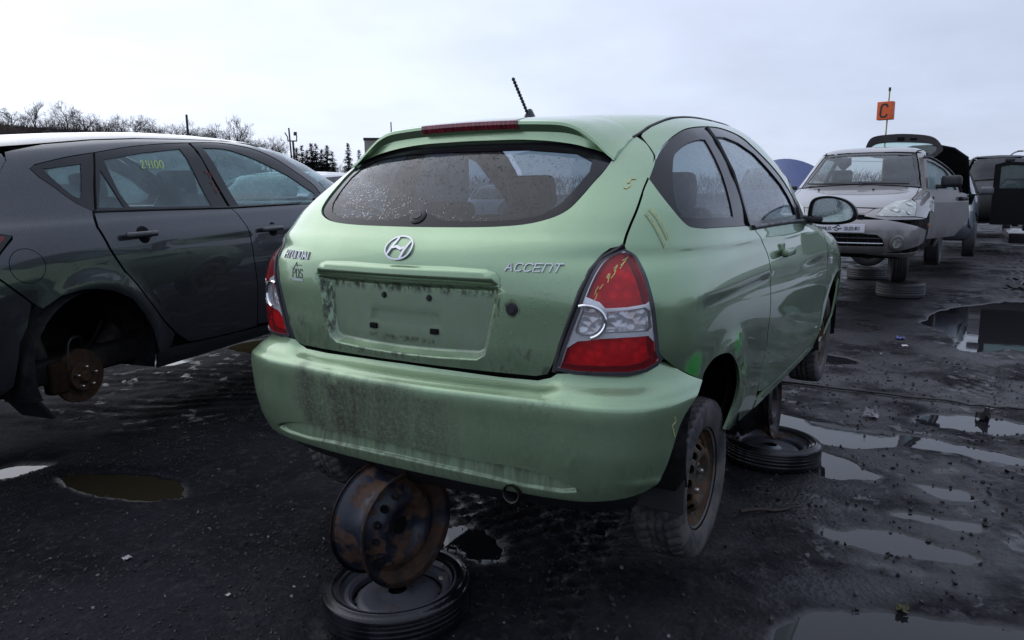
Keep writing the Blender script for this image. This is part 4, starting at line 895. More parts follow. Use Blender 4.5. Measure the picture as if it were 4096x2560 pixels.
inn = offs(crs(lamp_i, 4).tolist(), .50); out = offs(crs(lamp_o, 4).tolist(), -.38)
UP = [p for p in inn if p[1] > 5.36]+[(27.76, 7.24), (28.22, 7.3)]+[p for p in out if 5.2 < p[1] < 7.15]+[(30.27, 5.2), (28.1, 5.13), (26.06, 5.11), (25.49, 5.28), (24.72, 5.36)]
MID = [(26.2, 5.01), (28.1, 5.05), (30.18, 5.11)]+[p for p in out if 4.45 < p[1] < 5.05]+[(30.63, 4.48), (28.11, 4.47), (25.97, 4.46), (26.34, 4.74)]
CIR = [(24.15+1.7*math.cos(a), 4.76+.38*math.sin(a)) for a in np.linspace(0, 2*math.pi, 28, endpoint=False)]; CIR = [(max(p, np.interp(v, [4.09, 4.91, 5.62], [22.39, 23.61, 24.43])), v) for p, v in CIR]
LOW = [p for p in inn if 3.75 < p[1] < 4.25]+[(23.27, 4.26), (24.34, 4.29), (25.68, 4.34), (28.11, 4.37), (30.55, 4.38)]+[p for p in out if 3.85 < p[1] < 4.3]+[(p-.15, v+.055) for p, v in lamp_bt]+[(lamp_i[0][0]+.5, lamp_i[0][1]+.05)]
for mr in (False, True):
    lp = panel('tail_lamp', ACC, LAMP, LAMPG, acc, holes=[ring_in(LAMP, .0065).tolist()], off=.008, h=.02, flange=.02, mirror=mr)
    panel('lamp_frame', ACC, ring_in(LAMP, .005).tolist(), FRAMEW, lp, holes=[UP, MID, CIR, LOW], off=.005, h=.02, flange=.006, mirror=mr)
    panel('reflector', ACC, ring_in(LAMP, .012).tolist(), REFL, lp, off=-.020, h=.03, flange=0, mirror=mr)
    for nm, pl, mt, o_ in (('red_lens', UP, LENS_R, .004), ('clear_lens', MID, LENS_C, .004), ('reverse_lens', CIR, LENS_C, .010), ('red_lens', LOW, LENS_R, .004)):
        panel(nm, ACC, pl, mt, lp, off=o_, h=.03, flange=.010 if nm == 'reverse_lens' else 0, mirror=mr)
    for nm, pl in (('indicator_reflector', MID), ('reverse_reflector', CIR)): panel(nm, ACC, ring_in(pl, .002).tolist(), FACET, lp, off=-.010, h=.02, flange=0, mirror=mr)
    a_ = np.array(on_body_line([(24.15+1.95*math.cos(t), 4.76+.42*math.sin(t)) for t in np.linspace(R(-75), R(112), 24)], .009))*[1, -1 if mr else 1, 1]; tube('lamp_ring', a_, .006, CHROME, lp, 6)
    a_ = np.array(on_body_line([(20.77, 3.55), (21.41, 4.1), (22.49, 4.81), (23.47, 5.57), (24.51, 6.36), (25.72, 6.98), (27.32, 7.52), (28.09, 7.9)], -.004))*[1, -1 if mr else 1, 1]; tube('hatch_seal', a_, .010, BLACK, acc, 6)
# marker-pen writing
strokes('marker_writing', [[(0, .05), (.004, -.05)]], on_side(ACC, -.428, 1.040), .0035, YELLOW, acc, thick=.0005, off=.006); strokes('marker_writing', [[(0, .045), (.006, -.045)]], on_side(ACC, -.405, 1.058), .0035, YELLOW, acc, thick=.0005, off=.006)
strokes('marker_writing', text_lines('5', .03, .015, 0), on_rear(ACC, -.630, 1.165), .004, YELLOW, hatch, thick=.0005); 
def on_lamp(u, w):
    a = .95; p, v = ACC.rear(-.655-u*.55, .850+u*.95+w); n = ACC.N(np.array(p), np.array(v)); return ACC.S(p, v)+n*.006, n
strokes('marker_writing', text_lines('5-937', .026, .015, .006), on_lamp, .0030, YELLOW, acc, thick=.0005)['label'] = 'handwritten 5-937 on the lamp'
strokes('marker_writing', [[(0, .03), (.012, .0), (-.004, -.01), (.012, -.045)]], on_side(BMP, -.56, .50), .003, YELLOW, bum, thick=.0004, off=.002)
# dark inner shell behind the gaps, floor, wheel-arch liners, exhaust
def body_holes(): return None
INN_R = [(0, .3), (0, 3.5), (0, 8.55)]+[(p, v-.06) for p, v in [(8.7, 8.59), (16.91, 8.68), (22.08, 9.14), (25.68, 9.95), (29.05, 10.5), (28.93, 10.86)]]+[(30.2, 11.21), (32.08, 11.01), (32.84, 10.3), (31.81, 9.98), (33.64, 9.5), (35.45, 9.01), (38.41, 8.47), (44.19, 8.34), (70, 8.15), (100, 8.1), (130, 8.1), (150, 7.4), (155, 4.2), (155, 3.4)]+[sd(2.5+.35*math.cos(a), .32+.34*math.sin(a)) for a in np.linspace(R(20), R(175), 14)]+[sd(2.1, .22), sd(.6, .2), (55.94, 1.11)]+[(p, v+.03) for p, v in arch_r[::-1]]+[(39.18, 2.79), (37.83, 1.33), (36, .5)]
for mr in (False, True): panel('inner_body', ACC, INN_R, VOID, acc, off=-.045, h=.06, flange=0, mirror=mr)
for mr in (1, -1):
    for cx, hz, nm in ((-.005, .33, 'wheel_arch'), (2.5, .32, 'wheel_arch')):
        V = []; F = []; ang = np.linspace(R(-25), R(205), 22)
        for a in ang:
            for yy, rr0 in ((-.835, .315), (-.80, .345), (-.55, .345), (-.45, .30)): V.append((cx+rr0*1.06*math.cos(a), yy*mr, hz+rr0*math.sin(a)*.92))
        for k in range(21): F += [(k*4+j, k*4+j+1, k*4+5+j, k*4+4+j) for j in range(3)]
        b0 = len(V); V += [(cx, -.45*mr, hz)]; F += [(k*4+3, (k+1)*4+3, b0) for k in range(21)]
        mk(nm, V, F, ARCH, acc)
rbox('floor', (3.3, 1.36, .10), (1.15, 0, .27), UNDER, acc, .03); rbox('spare_well', (.55, 1.0, .12), (-.32, 0, .27), UNDER, acc, .05)
v1, f1 = tube_data([(-.735, -.42, .252), (-.66, -.42, .25), (-.5, -.41, .265)], .029, 20, caps=False); v2, f2 = tube_data([(-.735, -.42, .252), (-.66, -.42, .25), (-.5, -.41, .265)], .0255, 20, caps=False); V, F, FM = merge([(v1, f1, 0), (v2, f2, 1)])
mk('exhaust', V, F+[(k, (k+1) % 20, 60+(k+1) % 20, 60+k) for k in range(20)], [plain('exhaust_steel', (.05, .042, .038), .5, metal=.8, var=.4), VOID], acc, fm=FM+[0]*20)
tube('silencer', [(-.52, -.45, .26), (-.52, -.44, .26), (-.52, .05, .26)], .075, UNDER, acc, 14); tube('rear_axle', [(0, -.62, .17), (.05, -.4, .2), (.05, .4, .2), (0, .62, .17)], .03, UNDER, acc, 10)
for sg in (1, -1): tube('damper', [(-.05, -.58*sg, .12), (-.02, -.56*sg, .55)], [.028, .035], UNDER, acc, 10); tube('trailing_arm', [(0, -.60*sg, .15), (.4, -.52*sg, .24)], .03, UNDER, acc, 8)
# interior
def seat(x_, y_, parent):
    s0 = empty('front_seat', (0, 0, 0), parent=parent)
    rbox('cushion', (.50, .50, .16), (x_+.22, y_, .50), CLOTH, s0, .06); rbox('backrest', (.15, .50, .60), (x_-.10, y_, .79), CLOTH, s0, .065, (0, R(-16), 0), taper=(.8, .78)); rbox('headrest', (.10, .26, .17), (x_-.205, y_, 1.155), CLOTH, s0, .045, (0, R(-12), 0))
    tube('headrest_post', [(x_-.175, y_-.05, 1.0), (x_-.19, y_-.05, 1.10)], .007, BLACK, s0, 6); return s0
seat(.98, -.36, acc); seat(.98, .36, acc)
rbox('rear_seat', (.14, 1.22, .46), (.10, 0, .80), CLOTH, acc, .06, (0, R(-18), 0)); rbox('rear_cushion', (.5, 1.2, .16), (.40, 0, .52), CLOTH, acc, .06)
for yy in (-.33, .33): rbox('rear_headrest', (.09, .24, .12), (.02, yy, 1.06), CLOTH, acc, .04, (0, R(-12), 0))
rbox('dashboard', (.42, 1.34, .26), (1.80, 0, .90), BLACK, acc, .09); rbox('parcel_ledge', (.30, 1.05, .03), (-.45, 0, .93), CLOTH, acc, .01)
a_ = np.linspace(0, 2*math.pi, 28, endpoint=False); tube('steering_wheel', [(1.50+.06*math.sin(t), .36+.185*math.cos(t), .97+.175*math.sin(t)) for t in a_], .016, BLACK, acc, 8, closed=True)
V = []; F = []
for i, x_ in enumerate(np.linspace(-.15, 1.1, 12)):
    for j, y_ in enumerate(np.linspace(-.52, .52, 12)):
        p, v = ACC.top(x_, y_ if abs(y_) > 1e-3 else 1e-3); q = ACC.S(p, v); V.append((q[0], q[1], q[2]-.035))
F = [(i*12+j, i*12+j+1, i*12+13+j, i*12+12+j) for i in range(11) for j in range(11)]; mk('headliner', V, F, LINER, acc)
rbox('interior_mirror', (.03, .22, .06), (1.28, 0, 1.30), BLACK, acc, .015)
# wheels hang on their springs
wheel(acc, (0, -.715, .125), -1, 20); wheel(acc, (-.06, .775, .115), 1, 50); wheel(acc, (2.5, -.725, .225), -1, 70); wheel(acc, (2.5, .725, .225), 1, 10)
for sg, x_ in ((1, -.30), (-1, -.30)): rbox('mud_flap', (.012, .19, .24), (x_-.02, -.735*sg, .24), BLACK, acc, .004, (0, R(8), 0))

# supports under the green car
lying_tyre((-.73, .044, .059), 'wet black compact spare wheel with pale grey disc lying flat under the near rusty rim', (R(-2), R(1)), 1.1)
standing_rim((-.715, .070, .311), R(-9), 'rusty blue-black steel rim standing upright under the green rear bumper', RUST_R, R(0), 35)
lying_tyre((1.452, -.735, .059), 'black compact spare wheel lying flat beside the puddle under the green car sill', (R(2), 0), .4)
standing_rim((1.47, -.66, .305), R(2), 'dark steel rim standing upright on a spare tyre under the green sill', DARK_R, R(-3), 10)

# ================================================================== the dark grey hatchback on the left
MAZ = Body(1.0, [(.16, -.74, 3.30, .800, 4.5, 7), (.24, -.84, 3.45, .830, 4.8, 8), (.38, -.89, 3.55, .850, 5.0, 8), (.55, -.91, 3.56, .866, 5.0, 8), (.70, -.91, 3.50, .874, 5.0, 7),
 (.80, -.89, 3.30, .872, 4.8, 6), (.90, -.85, 3.2, .858, 4.5, 6), (.97, -.81, 3.0, .838, 4.2, 5.5), (1.01, -.77, 2.90, .815, 4.0, 5.5), (1.10, -.69, 2.72, .780, 3.8, 5.2), (1.22, -.60, 2.46, .735, 3.6, 4.8),
 (1.33, -.42, 2.22, .690, 3.4, 4.2), (1.395, -.10, 2.0, .640, 3.1, 3.6), (1.433, .22, 1.78, .565, 2.8, 3.0), (1.457, .55, 1.52, .43, 2.5, 2.6), (1.470, .8, 1.27, .24, 2.2, 2.3), (1.475, 1.0, 1.0, .001, 2, 2)])
GREYP = paint('graphite_paint', (.026, .0275, .038), rough=.30, metal=.55, drops=.22, low_dirt=.15, dirt_col=(.016, .014, .014))
maz = empty('grey_hatchback', (-.662, 2.935, .315), (0, R(-1.3), R(10.36))); tag(maz, 'dark grey five-door hatchback with 24100 written on its window and a missing rear wheel', 'car')
ms = MAZ.side
GLM = glass('tinted_green_glass', (.55, .74, .76), .30, .5, (.50, .72, .76), s1=105, s2=230)
m_dlo_t = [(31.2, 10.20), (31.8, 10.38), (36.6, 10.71), (42.1, 10.96), (52.8, 11.46), (68, 11.85), (86, 12.12), (111.5, 12.33), (127.4, 11.78), (136.6, 10.68), (142.9, 9.45), (143.4, 8.76)]
m_dlo_b = [(132.2, 7.95), (110, 8.0), (93.7, 8.03), (70, 8.18), (50.1, 8.31), (41.7, 8.35), (38.7, 8.77), (35.2, 9.45), (32.8, 9.84)]
MDLO = crs(m_dlo_t, 4).tolist()+m_dlo_b
m_arch = [(30.6, 2.0), (31.0, 2.56), (32.0, 2.95), (33.8, 3.40), (36.1, 3.70), (38.9, 3.79), (41.2, 3.74), (44.3, 3.56), (47.9, 3.19), (50.4, 2.63), (52.1, 2.12), (53.0, 1.42)]
gap_r = [(41.8, 8.29), (42.5, 6.80), (44.5, 5.50), (47.1, 4.24), (51.5, 3.11)]
gap_f = [(94.4, 7.92), (97.4, 6.44), (99.8, 5.48), (100.8, 3.77), (102.5, 2.85), (103, 1.2)]
def disp_maz(p, v, X):
    x_, z_ = X[..., 0], X[..., 2]; o = np.zeros(np.shape(x_)); r_ = np.hypot(x_, z_-.33); o = o+.014*np.exp(-((r_-.355)/.050)**2)*(z_ > .25)
    zl = np.interp(x_, [-.5, .1, 1., 2.2], [.90, .89, .872, .85]); d_ = z_-zl; o = o+.007*np.where(d_ > 0, np.exp(-(d_/.05)**2), np.exp(-(d_/.020)**2))*sstep(x_, .15, .5)
    return o
fdl = [[ms(-.296+r0*math.cos(a), .811+r0*math.sin(a)) for a in np.linspace(0, 2*math.pi, 36, endpoint=False)] for r0 in (.072, .0785)]
MQ = [(27.0, 10.9), (27.9, 10.5), (27.7, 9.97), (27.0, 9.6), (26.5, 8.5), (26.8, 6.9), (29.8, 6.80), (31.1, 6.62), (31.2, 6.4), (29.9, 5.5), (29.9, 4.79), (31.3, 4.2), (32.9, 3.61)]+m_arch[3:]+[(54.0, 1.05), (57.5, 1.3), (59.3, 1.74), (55.1, 2.37)]+[(p-.25, v) for p, v in gap_r[::-1]]+m_dlo_b[5:]+[(31.2, 10.20)]+crs(m_dlo_t[1:], 3).tolist()+[(146, 8.9), (146, 9.6), (140, 10.9), (131, 12.2), (118, 12.9)]+[MAZ.top(x_, -y_) for x_, y_ in ((1.5, .575), (1.2, .60), (.9, .61), (.6, .61), (.32, .60), (.05, .585))]
mq = panel('quarter_panel', MAZ, MQ, GREYP, maz, h=.03, holes=[fdl[1]], disp=disp_maz)
panel('fuel_door', MAZ, [ms(-.296+.0755*math.cos(a), .811+.0755*math.sin(a)) for a in np.linspace(0, 2*math.pi, 36, endpoint=False)], GREYP, maz, h=.03, disp=disp_maz)
# arch trim of the quarter panel is part of it; doors
MD1 = [(p+.25, v) for p, v in gap_r]+[(55.7, 2.37), (59.9, 1.76), ms(.60, .275), ms(.7, .262), ms(1.0, .25), (102.6, 1.1)]+[(p-.25, v) for p, v in gap_f[::-1][1:]]+[(93.7, 8.0), (70, 8.15), (50.1, 8.28)]
MD2 = [(p+.25, v) for p, v in gap_f]+[ms(1.6, .235), ms(2.0, .24), ms(2.16, .4), ms(2.18, .7), ms(2.14, .9), ms(2.05, .99), (125, 7.95), (110, 7.98)]
for nm, pl, mr in (('rear_door', MD1, 0), ('front_door', MD2, 0), ('rear_door', MD1, 1), ('front_door', MD2, 1)):
    d_ = panel(nm, MAZ, pl, GREYP, maz, h=.035, disp=disp_maz, mirror=bool(mr))
    if nm == 'rear_door': rdoor = d_ if not mr else rdoor
    elif not mr: fdoor = d_
mq2 = panel('quarter_panel', MAZ, MQ, GREYP, maz, h=.05, disp=disp_maz, mirror=True)
QC = crs([(33.4, 10.14), (34.1, 10.23), (39.0, 10.39), (39.6, 10.27), (39.7, 9.18), (39.2, 9.02), (37.6, 9.25)], 3, True).tolist()
RG = [(44.6, 10.60), (58, 11.05), (77.2, 11.42), (79.5, 10.6), (84.0, 8.27), (60, 8.38), (50.2, 8.46), (47.8, 9.2)]; RV = [(43.7, 10.15), (46.8, 9.2), (48.7, 8.46), (42.9, 8.52)]
FG = crs([(93.4, 11.58), (102, 11.60), (111.5, 11.48), (124.8, 10.70), (135.5, 9.84), (141.4, 8.75)], 3).tolist()+[(138, 8.2), (120, 8.10), (100.2, 8.12)]
for mr in (False, True):
    mt = panel('window_trim', MAZ, ring_in(MDLO, .003).tolist(), BLACKGLOSS, maz, holes=[QC, RG, RV, FG], off=-.003, h=.04, mirror=mr)
    for nm, pl, pa in (('quarter_window', QC, mt), ('window', RG, mt), ('vent_window', RV, mt), ('window', FG, mt)): panel(nm, MAZ, ring_in(pl, -.006).tolist(), GLM, pa, off=-.008, flange=0, h=.06, mirror=mr)
    sg = -1 if mr else 1
    ln = np.array([MAZ.S(p, v)+MAZ.N(np.array(p), np.array(v))*.003 for p, v in [(132.2, 7.97), (110, 8.0), (93.7, 8.02), (70, 8.16), (50.1, 8.28), (42, 8.33)]])*[1, sg, 1]; tube('belt_moulding', ln, .008, BLACK, maz, 6)
    ln = np.array([MAZ.S(p, v)+MAZ.N(np.array(p), np.array(v))*.001 for p, v in [(42.3, 8.4), (42.3, 9.6), (42.4, 10.9)]])*[1, sg, 1]; tube('pillar_seal', ln, .004, VOID, maz, 6)
    ln = np.array([MAZ.S(p, v)+MAZ.N(np.array(p), np.array(v))*.001 for p, v in [(94, 8.1), (91, 9.6), (88, 11.2), (86.5, 12.05)]])*[1, sg, 1]; tube('pillar_seal', ln, .004, VOID, maz, 6)
    for hx, hz, pa in ((.300, .900, rdoor), (1.330, .858, fdoor)):
        p, v = ms(hx, hz); X = MAZ.S(p, v)*[1, sg, 1]; n_ = MAZ.N(np.array(p), np.array(v))*[1, sg, 1]
        vv, ff = lathe_data([(0, .0045), (.040, .0045), (.046, .001)], 24); q_ = Vector(n_).to_track_quat('Z', 'Y')
        mk('handle_cup', [tuple(q_ @ Vector((a*1.0, b*1.0, c_))+Vector(X)+Vector((.045, 0, .002))) for a, b, c_ in vv], ff, VOID, pa)
        rbox('handle', (.20, .026, .032), X+n_*.030+[.012, 0, .0], GREYP, pa, .013)
    panel('sill', MAZ, [ms(.395, .165), ms(.375, .285), ms(.46, .262), ms(.7, .252), ms(1.0, .24), ms(1.6, .225), ms(2.1, .23), ms(2.1, .165)], GREYP, maz, h=.04, mirror=mr)
    panel('rear_bumper', MAZ, [(0, 5.6), (18, 5.4), (26, 5.0), (29.8, 4.72), (31.2, 4.12), (32.8, 3.56), (31.9, 2.95), (30.9, 2.56), (30.2, 2.0), (29.2, 1.3), (27.0, .9), (0, .6)], GREYP, maz, h=.04, disp=disp_maz, mirror=mr)
    tl = panel('tail_lamp', MAZ, [(31.0, 6.58), (29.8, 6.74), (26.5, 6.85), (18, 6.9), (17, 5.9), (24, 5.4), (29.6, 5.5)], BLACKGLOSS, maz, off=.004, h=.04, mirror=mr)
    panel('red_lens', MAZ, [(30.3, 6.50), (29.7, 6.62), (26.5, 6.72), (18.5, 6.78), (17.8, 6.0), (24, 5.55), (29.2, 5.68)], LENS_R, tl, off=.009, h=.04, mirror=mr)
    panel('front_wing', MAZ, [ms(2.20, .30), ms(2.21, .7), ms(2.17, .9), ms(2.25, .95), ms(2.8, .88), ms(3.2, .76), ms(3.3, .55), ms(3.25, .4)]+[ms(2.66+.36*math.cos(a), .33+.36*math.sin(a)) for a in np.linspace(R(8), R(172), 18)], GREYP, maz, h=.05, mirror=mr)
mrh = [(0, 11.1), (15, 11.15), (24, 11.2)]+[MAZ.top(x_, -y_) for x_, y_ in ((-.05, .555), (.05, .570), (.32, .585), (.6, .595), (.9, .596), (1.2, .588), (1.5, .563), (1.72, .52))]+[MAZ.front(-.3, 1.405), MAZ.front(0, 1.41)]+[(180, 15.97), (90, 15.97), (0, 15.97)]
for mr in (False, True): panel('roof', MAZ, mrh, GREYP, maz, h=.06, flange=0, mirror=mr)
panel('hatch', MAZ, mir([(0, 11.0), (15, 11.05), (24, 11.05), (26.8, 10.8), (27.7, 10.5), (27.5, 9.97), (26.8, 9.6), (26.2, 8.5), (26.3, 6.95), (18, 7.0), (16.8, 5.8), (17.5, 5.6), (0, 5.75)]), GREYP, maz, h=.06, holes=[mir([(0, 10.7), (15, 10.7), (22, 10.3), (22, 9.0), (20, 8.4), (0, 8.2)])])
panel('rear_window', MAZ, mir([(0, 10.75), (15, 10.75), (22.3, 10.35), (22.3, 9.0), (20.2, 8.3), (0, 8.1)]), GLM, maz, off=-.006, h=.08, flange=0)
panel('windscreen', MAZ, [(147, 8.7), (147, 9.4), (141.5, 10.7), (133, 12.0), (128, 12.6), (150, 13.1), (180, 13.2), (210, 13.1), (232, 12.6), (227, 12.0), (218.5, 10.7), (213, 9.4), (213, 8.7), (180, 8.6)], GLM, maz, off=-.006, h=.1, flange=0)
panel('bonnet', MAZ, [MAZ.front(-.78, .93), MAZ.front(-.70, 1.0), MAZ.front(0, 1.03), MAZ.front(.70, 1.0), MAZ.front(.78, .93), MAZ.front(.7, .74), MAZ.front(0, .72), MAZ.front(-.7, .74)], GREYP, maz, h=.1)
panel('front_bumper', MAZ, [(163, .3), (163, 4.0), (180, 4.0), (197, 4.0), (197, .3), (180, .2)], GREYP, maz, h=.1)
MI = [(0, .3), (0, 8.05), (20.2, 8.2), (23, 8.9), (23, 10.3), (26, 10.3), (30, 10.15), (33, 9.8), (38.5, 8.7), (42, 8.25), (94, 7.95), (130, 7.9), (150, 7.4), (158, 4), (156, 3.0)]+[ms(2.66+.37*math.cos(a), .33+.37*math.sin(a)) for a in np.linspace(R(20), R(175), 10)]+[ms(2.2, .2), ms(.5, .19), (53.6, 1.42)]+[(p, v+.04) for p, v in m_arch[::-1][1:]]+[(29.8, 1.3), (27, .7)]
for mr in (False, True): panel('inner_body', MAZ, MI, VOID, maz, off=-.04, h=.08, flange=0, mirror=mr)
for mr in (1, -1):
    for cx in (0, 2.66):
        V = []; F = []
        for a in np.linspace(R(-20), R(200), 22):
            for yy, rr0 in ((-.855, .345), (-.82, .372), (-.52, .372), (-.45, .3)): V.append((cx+rr0*math.cos(a), yy*mr, .31+rr0*math.sin(a)))
        for k in range(21): F += [(k*4+j, k*4+j+1, k*4+5+j, k*4+4+j) for j in range(3)]
        b0 = len(V); V += [(cx, -.45*mr, .31)]; F += [(k*4+3, (k+1)*4+3, b0) for k in range(21)]; mk('wheel_arch', V, F, ARCH, maz)
rbox('floor', (3.6, 1.40, .12), (1.3, 0, .27), UNDER, maz, .03); rbox('mud_flap', (.02, .22, .20), (-.30, -.70, .16), BLACK, maz, .006, (0, R(-35), 0))
# bare hub: rotor, knuckle, spring strut, control arms, brake hose
vv, ff = lathe_data([(0, .052), (.022, .052), (.030, .046), (.034, .034), (.070, .034), (.074, .030), (.078, .004), (.136, .004), (.137, -.002), (.137, -.018), (.08, -.020), (.05, -.04), (0, -.04)], 48)
hb_ = empty('hub', (0, -.70, .215), (R(90), 0, 0), maz); rot_ = sharp(mk('brake_rotor', vv, ff, ROTOR, hb_), 35)
studs = [tube_data([(.052*math.cos(t), .052*math.sin(t), .02), (.052*math.cos(t), .052*math.sin(t), .062)], .006, 8) for t in np.linspace(.3, .3+2*math.pi, 5, endpoint=False)]
for v_, f_ in studs: mk('wheel_stud', v_, f_, STEELNUT, hb_); rbox('brake_caliper', (.10, .16, .07), (-.125, .02, -.01), ROTOR, hb_, .02)
DUSTY = plain('suspension_metal', (.045, .037, .032), .75, var=.5, scale=18)
tube('strut', [(-.10, -.60, .20), (-.15, -.60, .42), (-.19, -.60, .66)], [.040, .036, .036], DUSTY, maz, 14); tube('control_arm', [(.02, -.60, .20), (.22, -.58, .27), (.40, -.52, .37)], [.032, .05, .058], DUSTY, maz, 10)
tube('control_arm', [(-.02, -.62, .15), (-.02, -.2, .22)], .028, DUSTY, maz, 8); tube('brake_hose', crs([(-.06, -.70, .32), (-.02, -.68, .40), (.06, -.66, .40), (.10, -.62, .33), (.2, -.58, .36), (.28, -.56, .44)], 6), .008, BLACK, maz, 6)
a_ = np.linspace(0, 2*math.pi*4.5, 90); tube('coil_spring', [(-.20+.055*math.cos(t), -.52+.055*math.sin(t), .10+.022*t/1.6) for t in a_], .008, DUSTY, maz, 6); rbox('exhaust_silencer', (.26, .36, .14), (-.42, -.40, .22), DUSTY, maz, .06)
seat(1.30, -.38, maz); seat(1.30, .38, maz); rbox('rear_seat', (.14, 1.24, .46), (.36, 0, .80), CLOTH, maz, .06, (0, R(-20), 0)); rbox('dashboard', (.5, 1.4, .26), (2.15, 0, .88), BLACK, maz, .09)
for yy in (-.36, .36): rbox('rear_headrest', (.09, .26, .14), (.27, yy, 1.10), CLOTH, maz, .04)
a_ = np.linspace(0, 2*math.pi, 26, endpoint=False); tube('steering_wheel', [(1.82+.06*math.sin(t), .38+.185*math.cos(t), .97+.175*math.sin(t)) for t in a_], .016, BLACK, maz, 8, closed=True)
rbox('interior_mirror', (.03, .24, .07), (1.75, 0, 1.28), BLACK, maz, .015)
V = []
for x_ in np.linspace(-.05, 1.75, 12):
    for y_ in np.linspace(-.5, .5, 10): p, v = MAZ.top(x_, y_ if abs(y_) > 1e-3 else 1e-3); q = MAZ.S(p, v); V.append((q[0], q[1], q[2]-.035))
mk('headliner', V, [(i*10+j, i*10+j+1, i*10+11+j, i*10+10+j) for i in range(11) for j in range(9)], LINER, maz)
wheel(maz, (2.66, -.74, .22), -1, 30, lo=True); wheel(maz, (2.66, .74, .22), 1, 0, lo=True)
strokes('marker_writing', text_lines('24100', .042, .026, .010, .1), on_side(MAZ, .505, 1.245, .004), .0042, YELLOWG, maz, thick=.0005)['label'] = 'handwritten 24100 on the rear side window'
RED = plain('red_marker', (.40, .07, .06), .7, var=.3, scale=50)
strokes('marker_writing', [[(0, .03), (.012, .045), (.016, .02), (.03, .03), (.026, .0)], [(.01, -.03), (.03, -.02), (.025, -.045)], [(.02, -.07), (.04, -.06), (.03, -.09), (.05, -.08)]], on_side(MAZ, .965, 1.19, .004), .003, RED, maz, thick=.0005)
lying_tyre((1.28, 2.62, .059), 'tyre lying in the dark under the grey car front sill', (0, 0), .2); standing_rim((1.28, 2.66, .30), R(12), 'dark rim standing in the shadow under the grey car sill', DARK_R)

# ================================================================== the silver wagon facing the camera
SUZ = Body(.9, [(.18, -.60, 3.20, .78, 5, 5), (.28, -.66, 3.34, .82, 5, 5), (.42, -.68, 3.38, .845, 5, 5), (.55, -.69, 3.37, .855, 5, 4.6), (.66, -.69, 3.32, .858, 5, 4.2), (.74, -.69, 3.20, .858, 5, 4.0),
 (.82, -.69, 2.98, .856, 5, 4.0), (.90, -.69, 2.62, .848, 5, 4.2), (.96, -.68, 2.32, .835, 5, 4.5), (1.00, -.67, 2.18, .815, 5, 4.5), (1.10, -.66, 2.02, .77, 5, 4.3), (1.25, -.63, 1.74, .71, 5, 4.2), (1.40, -.58, 1.47, .645, 4.8, 4.0),
 (1.47, -.50, 1.30, .60, 4.4, 3.8), (1.51, -.35, 1.15, .50, 3.5, 3.2), (1.53, .1, 1.03, .32, 2.8, 2.6), (1.54, .9, .9, .001, 2, 2)])
SILV = paint('silver_paint', (.27, .25, .245), rough=.42, metal=.6, drops=.05, low_dirt=.6)
suz = empty('silver_wagon', (9.81, -.419, .437), (0, R(-.52), R(178.35))); tag(suz, 'dirty silver wagon facing the camera with its front door and tailgate open', 'car')
sf, ss = SUZ.front, SUZ.side
GLS = glass('windscreen_grey', (.52, .60, .60), .14, .2, (.42, .48, .50))
def sym(half): return [sf(-y_, z_) for y_, z_ in half]+[sf(y_, z_) for y_, z_ in half[::-1] if y_ > 1e-6]
HOOD = sym([(0, .765), (.2, .763), (.40, .757), (.46, .775), (.55, .815), (.645, .848), (.668, .90), (.672, .975), (.5, .995), (.2, 1.012), (0, 1.015)])
panel('bonnet', SUZ, HOOD, SILV, suz, h=.06)
WS = sym([(0, 1.035), (.35, 1.022), (.672, .998), (.64, 1.10), (.60, 1.235), (.545, 1.395), (.535, 1.42), (.3, 1.438), (0, 1.442)])
ws = panel('windscreen', SUZ, ring_in(WS, .02).tolist(), GLS, suz, off=-.006, flange=0, h=.1)
panel('windscreen_border', SUZ, WS, BLACKGLOSS, ws, holes=[ring_in(WS, .030).tolist()], off=-.004, h=.06)
HEAD = [sf(.365, .672), sf(.42, .758), sf(.52, .825), sf(.64, .845), sf(.70, .80), sf(.715, .735), sf(.712, .662), sf(.52, .664)]
m = M('headlamp_hazy'); m.pbr(m.mix(m.ramp(m.voro(14), .15, .4), (.62, .62, .55), (.40, .42, .38)), .15, 0, .9, normal=m.bump(m.voro(30), .3, .01)); HEADM = m.m
m = M('headlamp_inner'); m.pbr(m.mix(m.ramp(m.noise(18, 3), .4, .6), (.28, .29, .26), (.7, .7, .64)), .15, .5, .6); HEADI = m.m
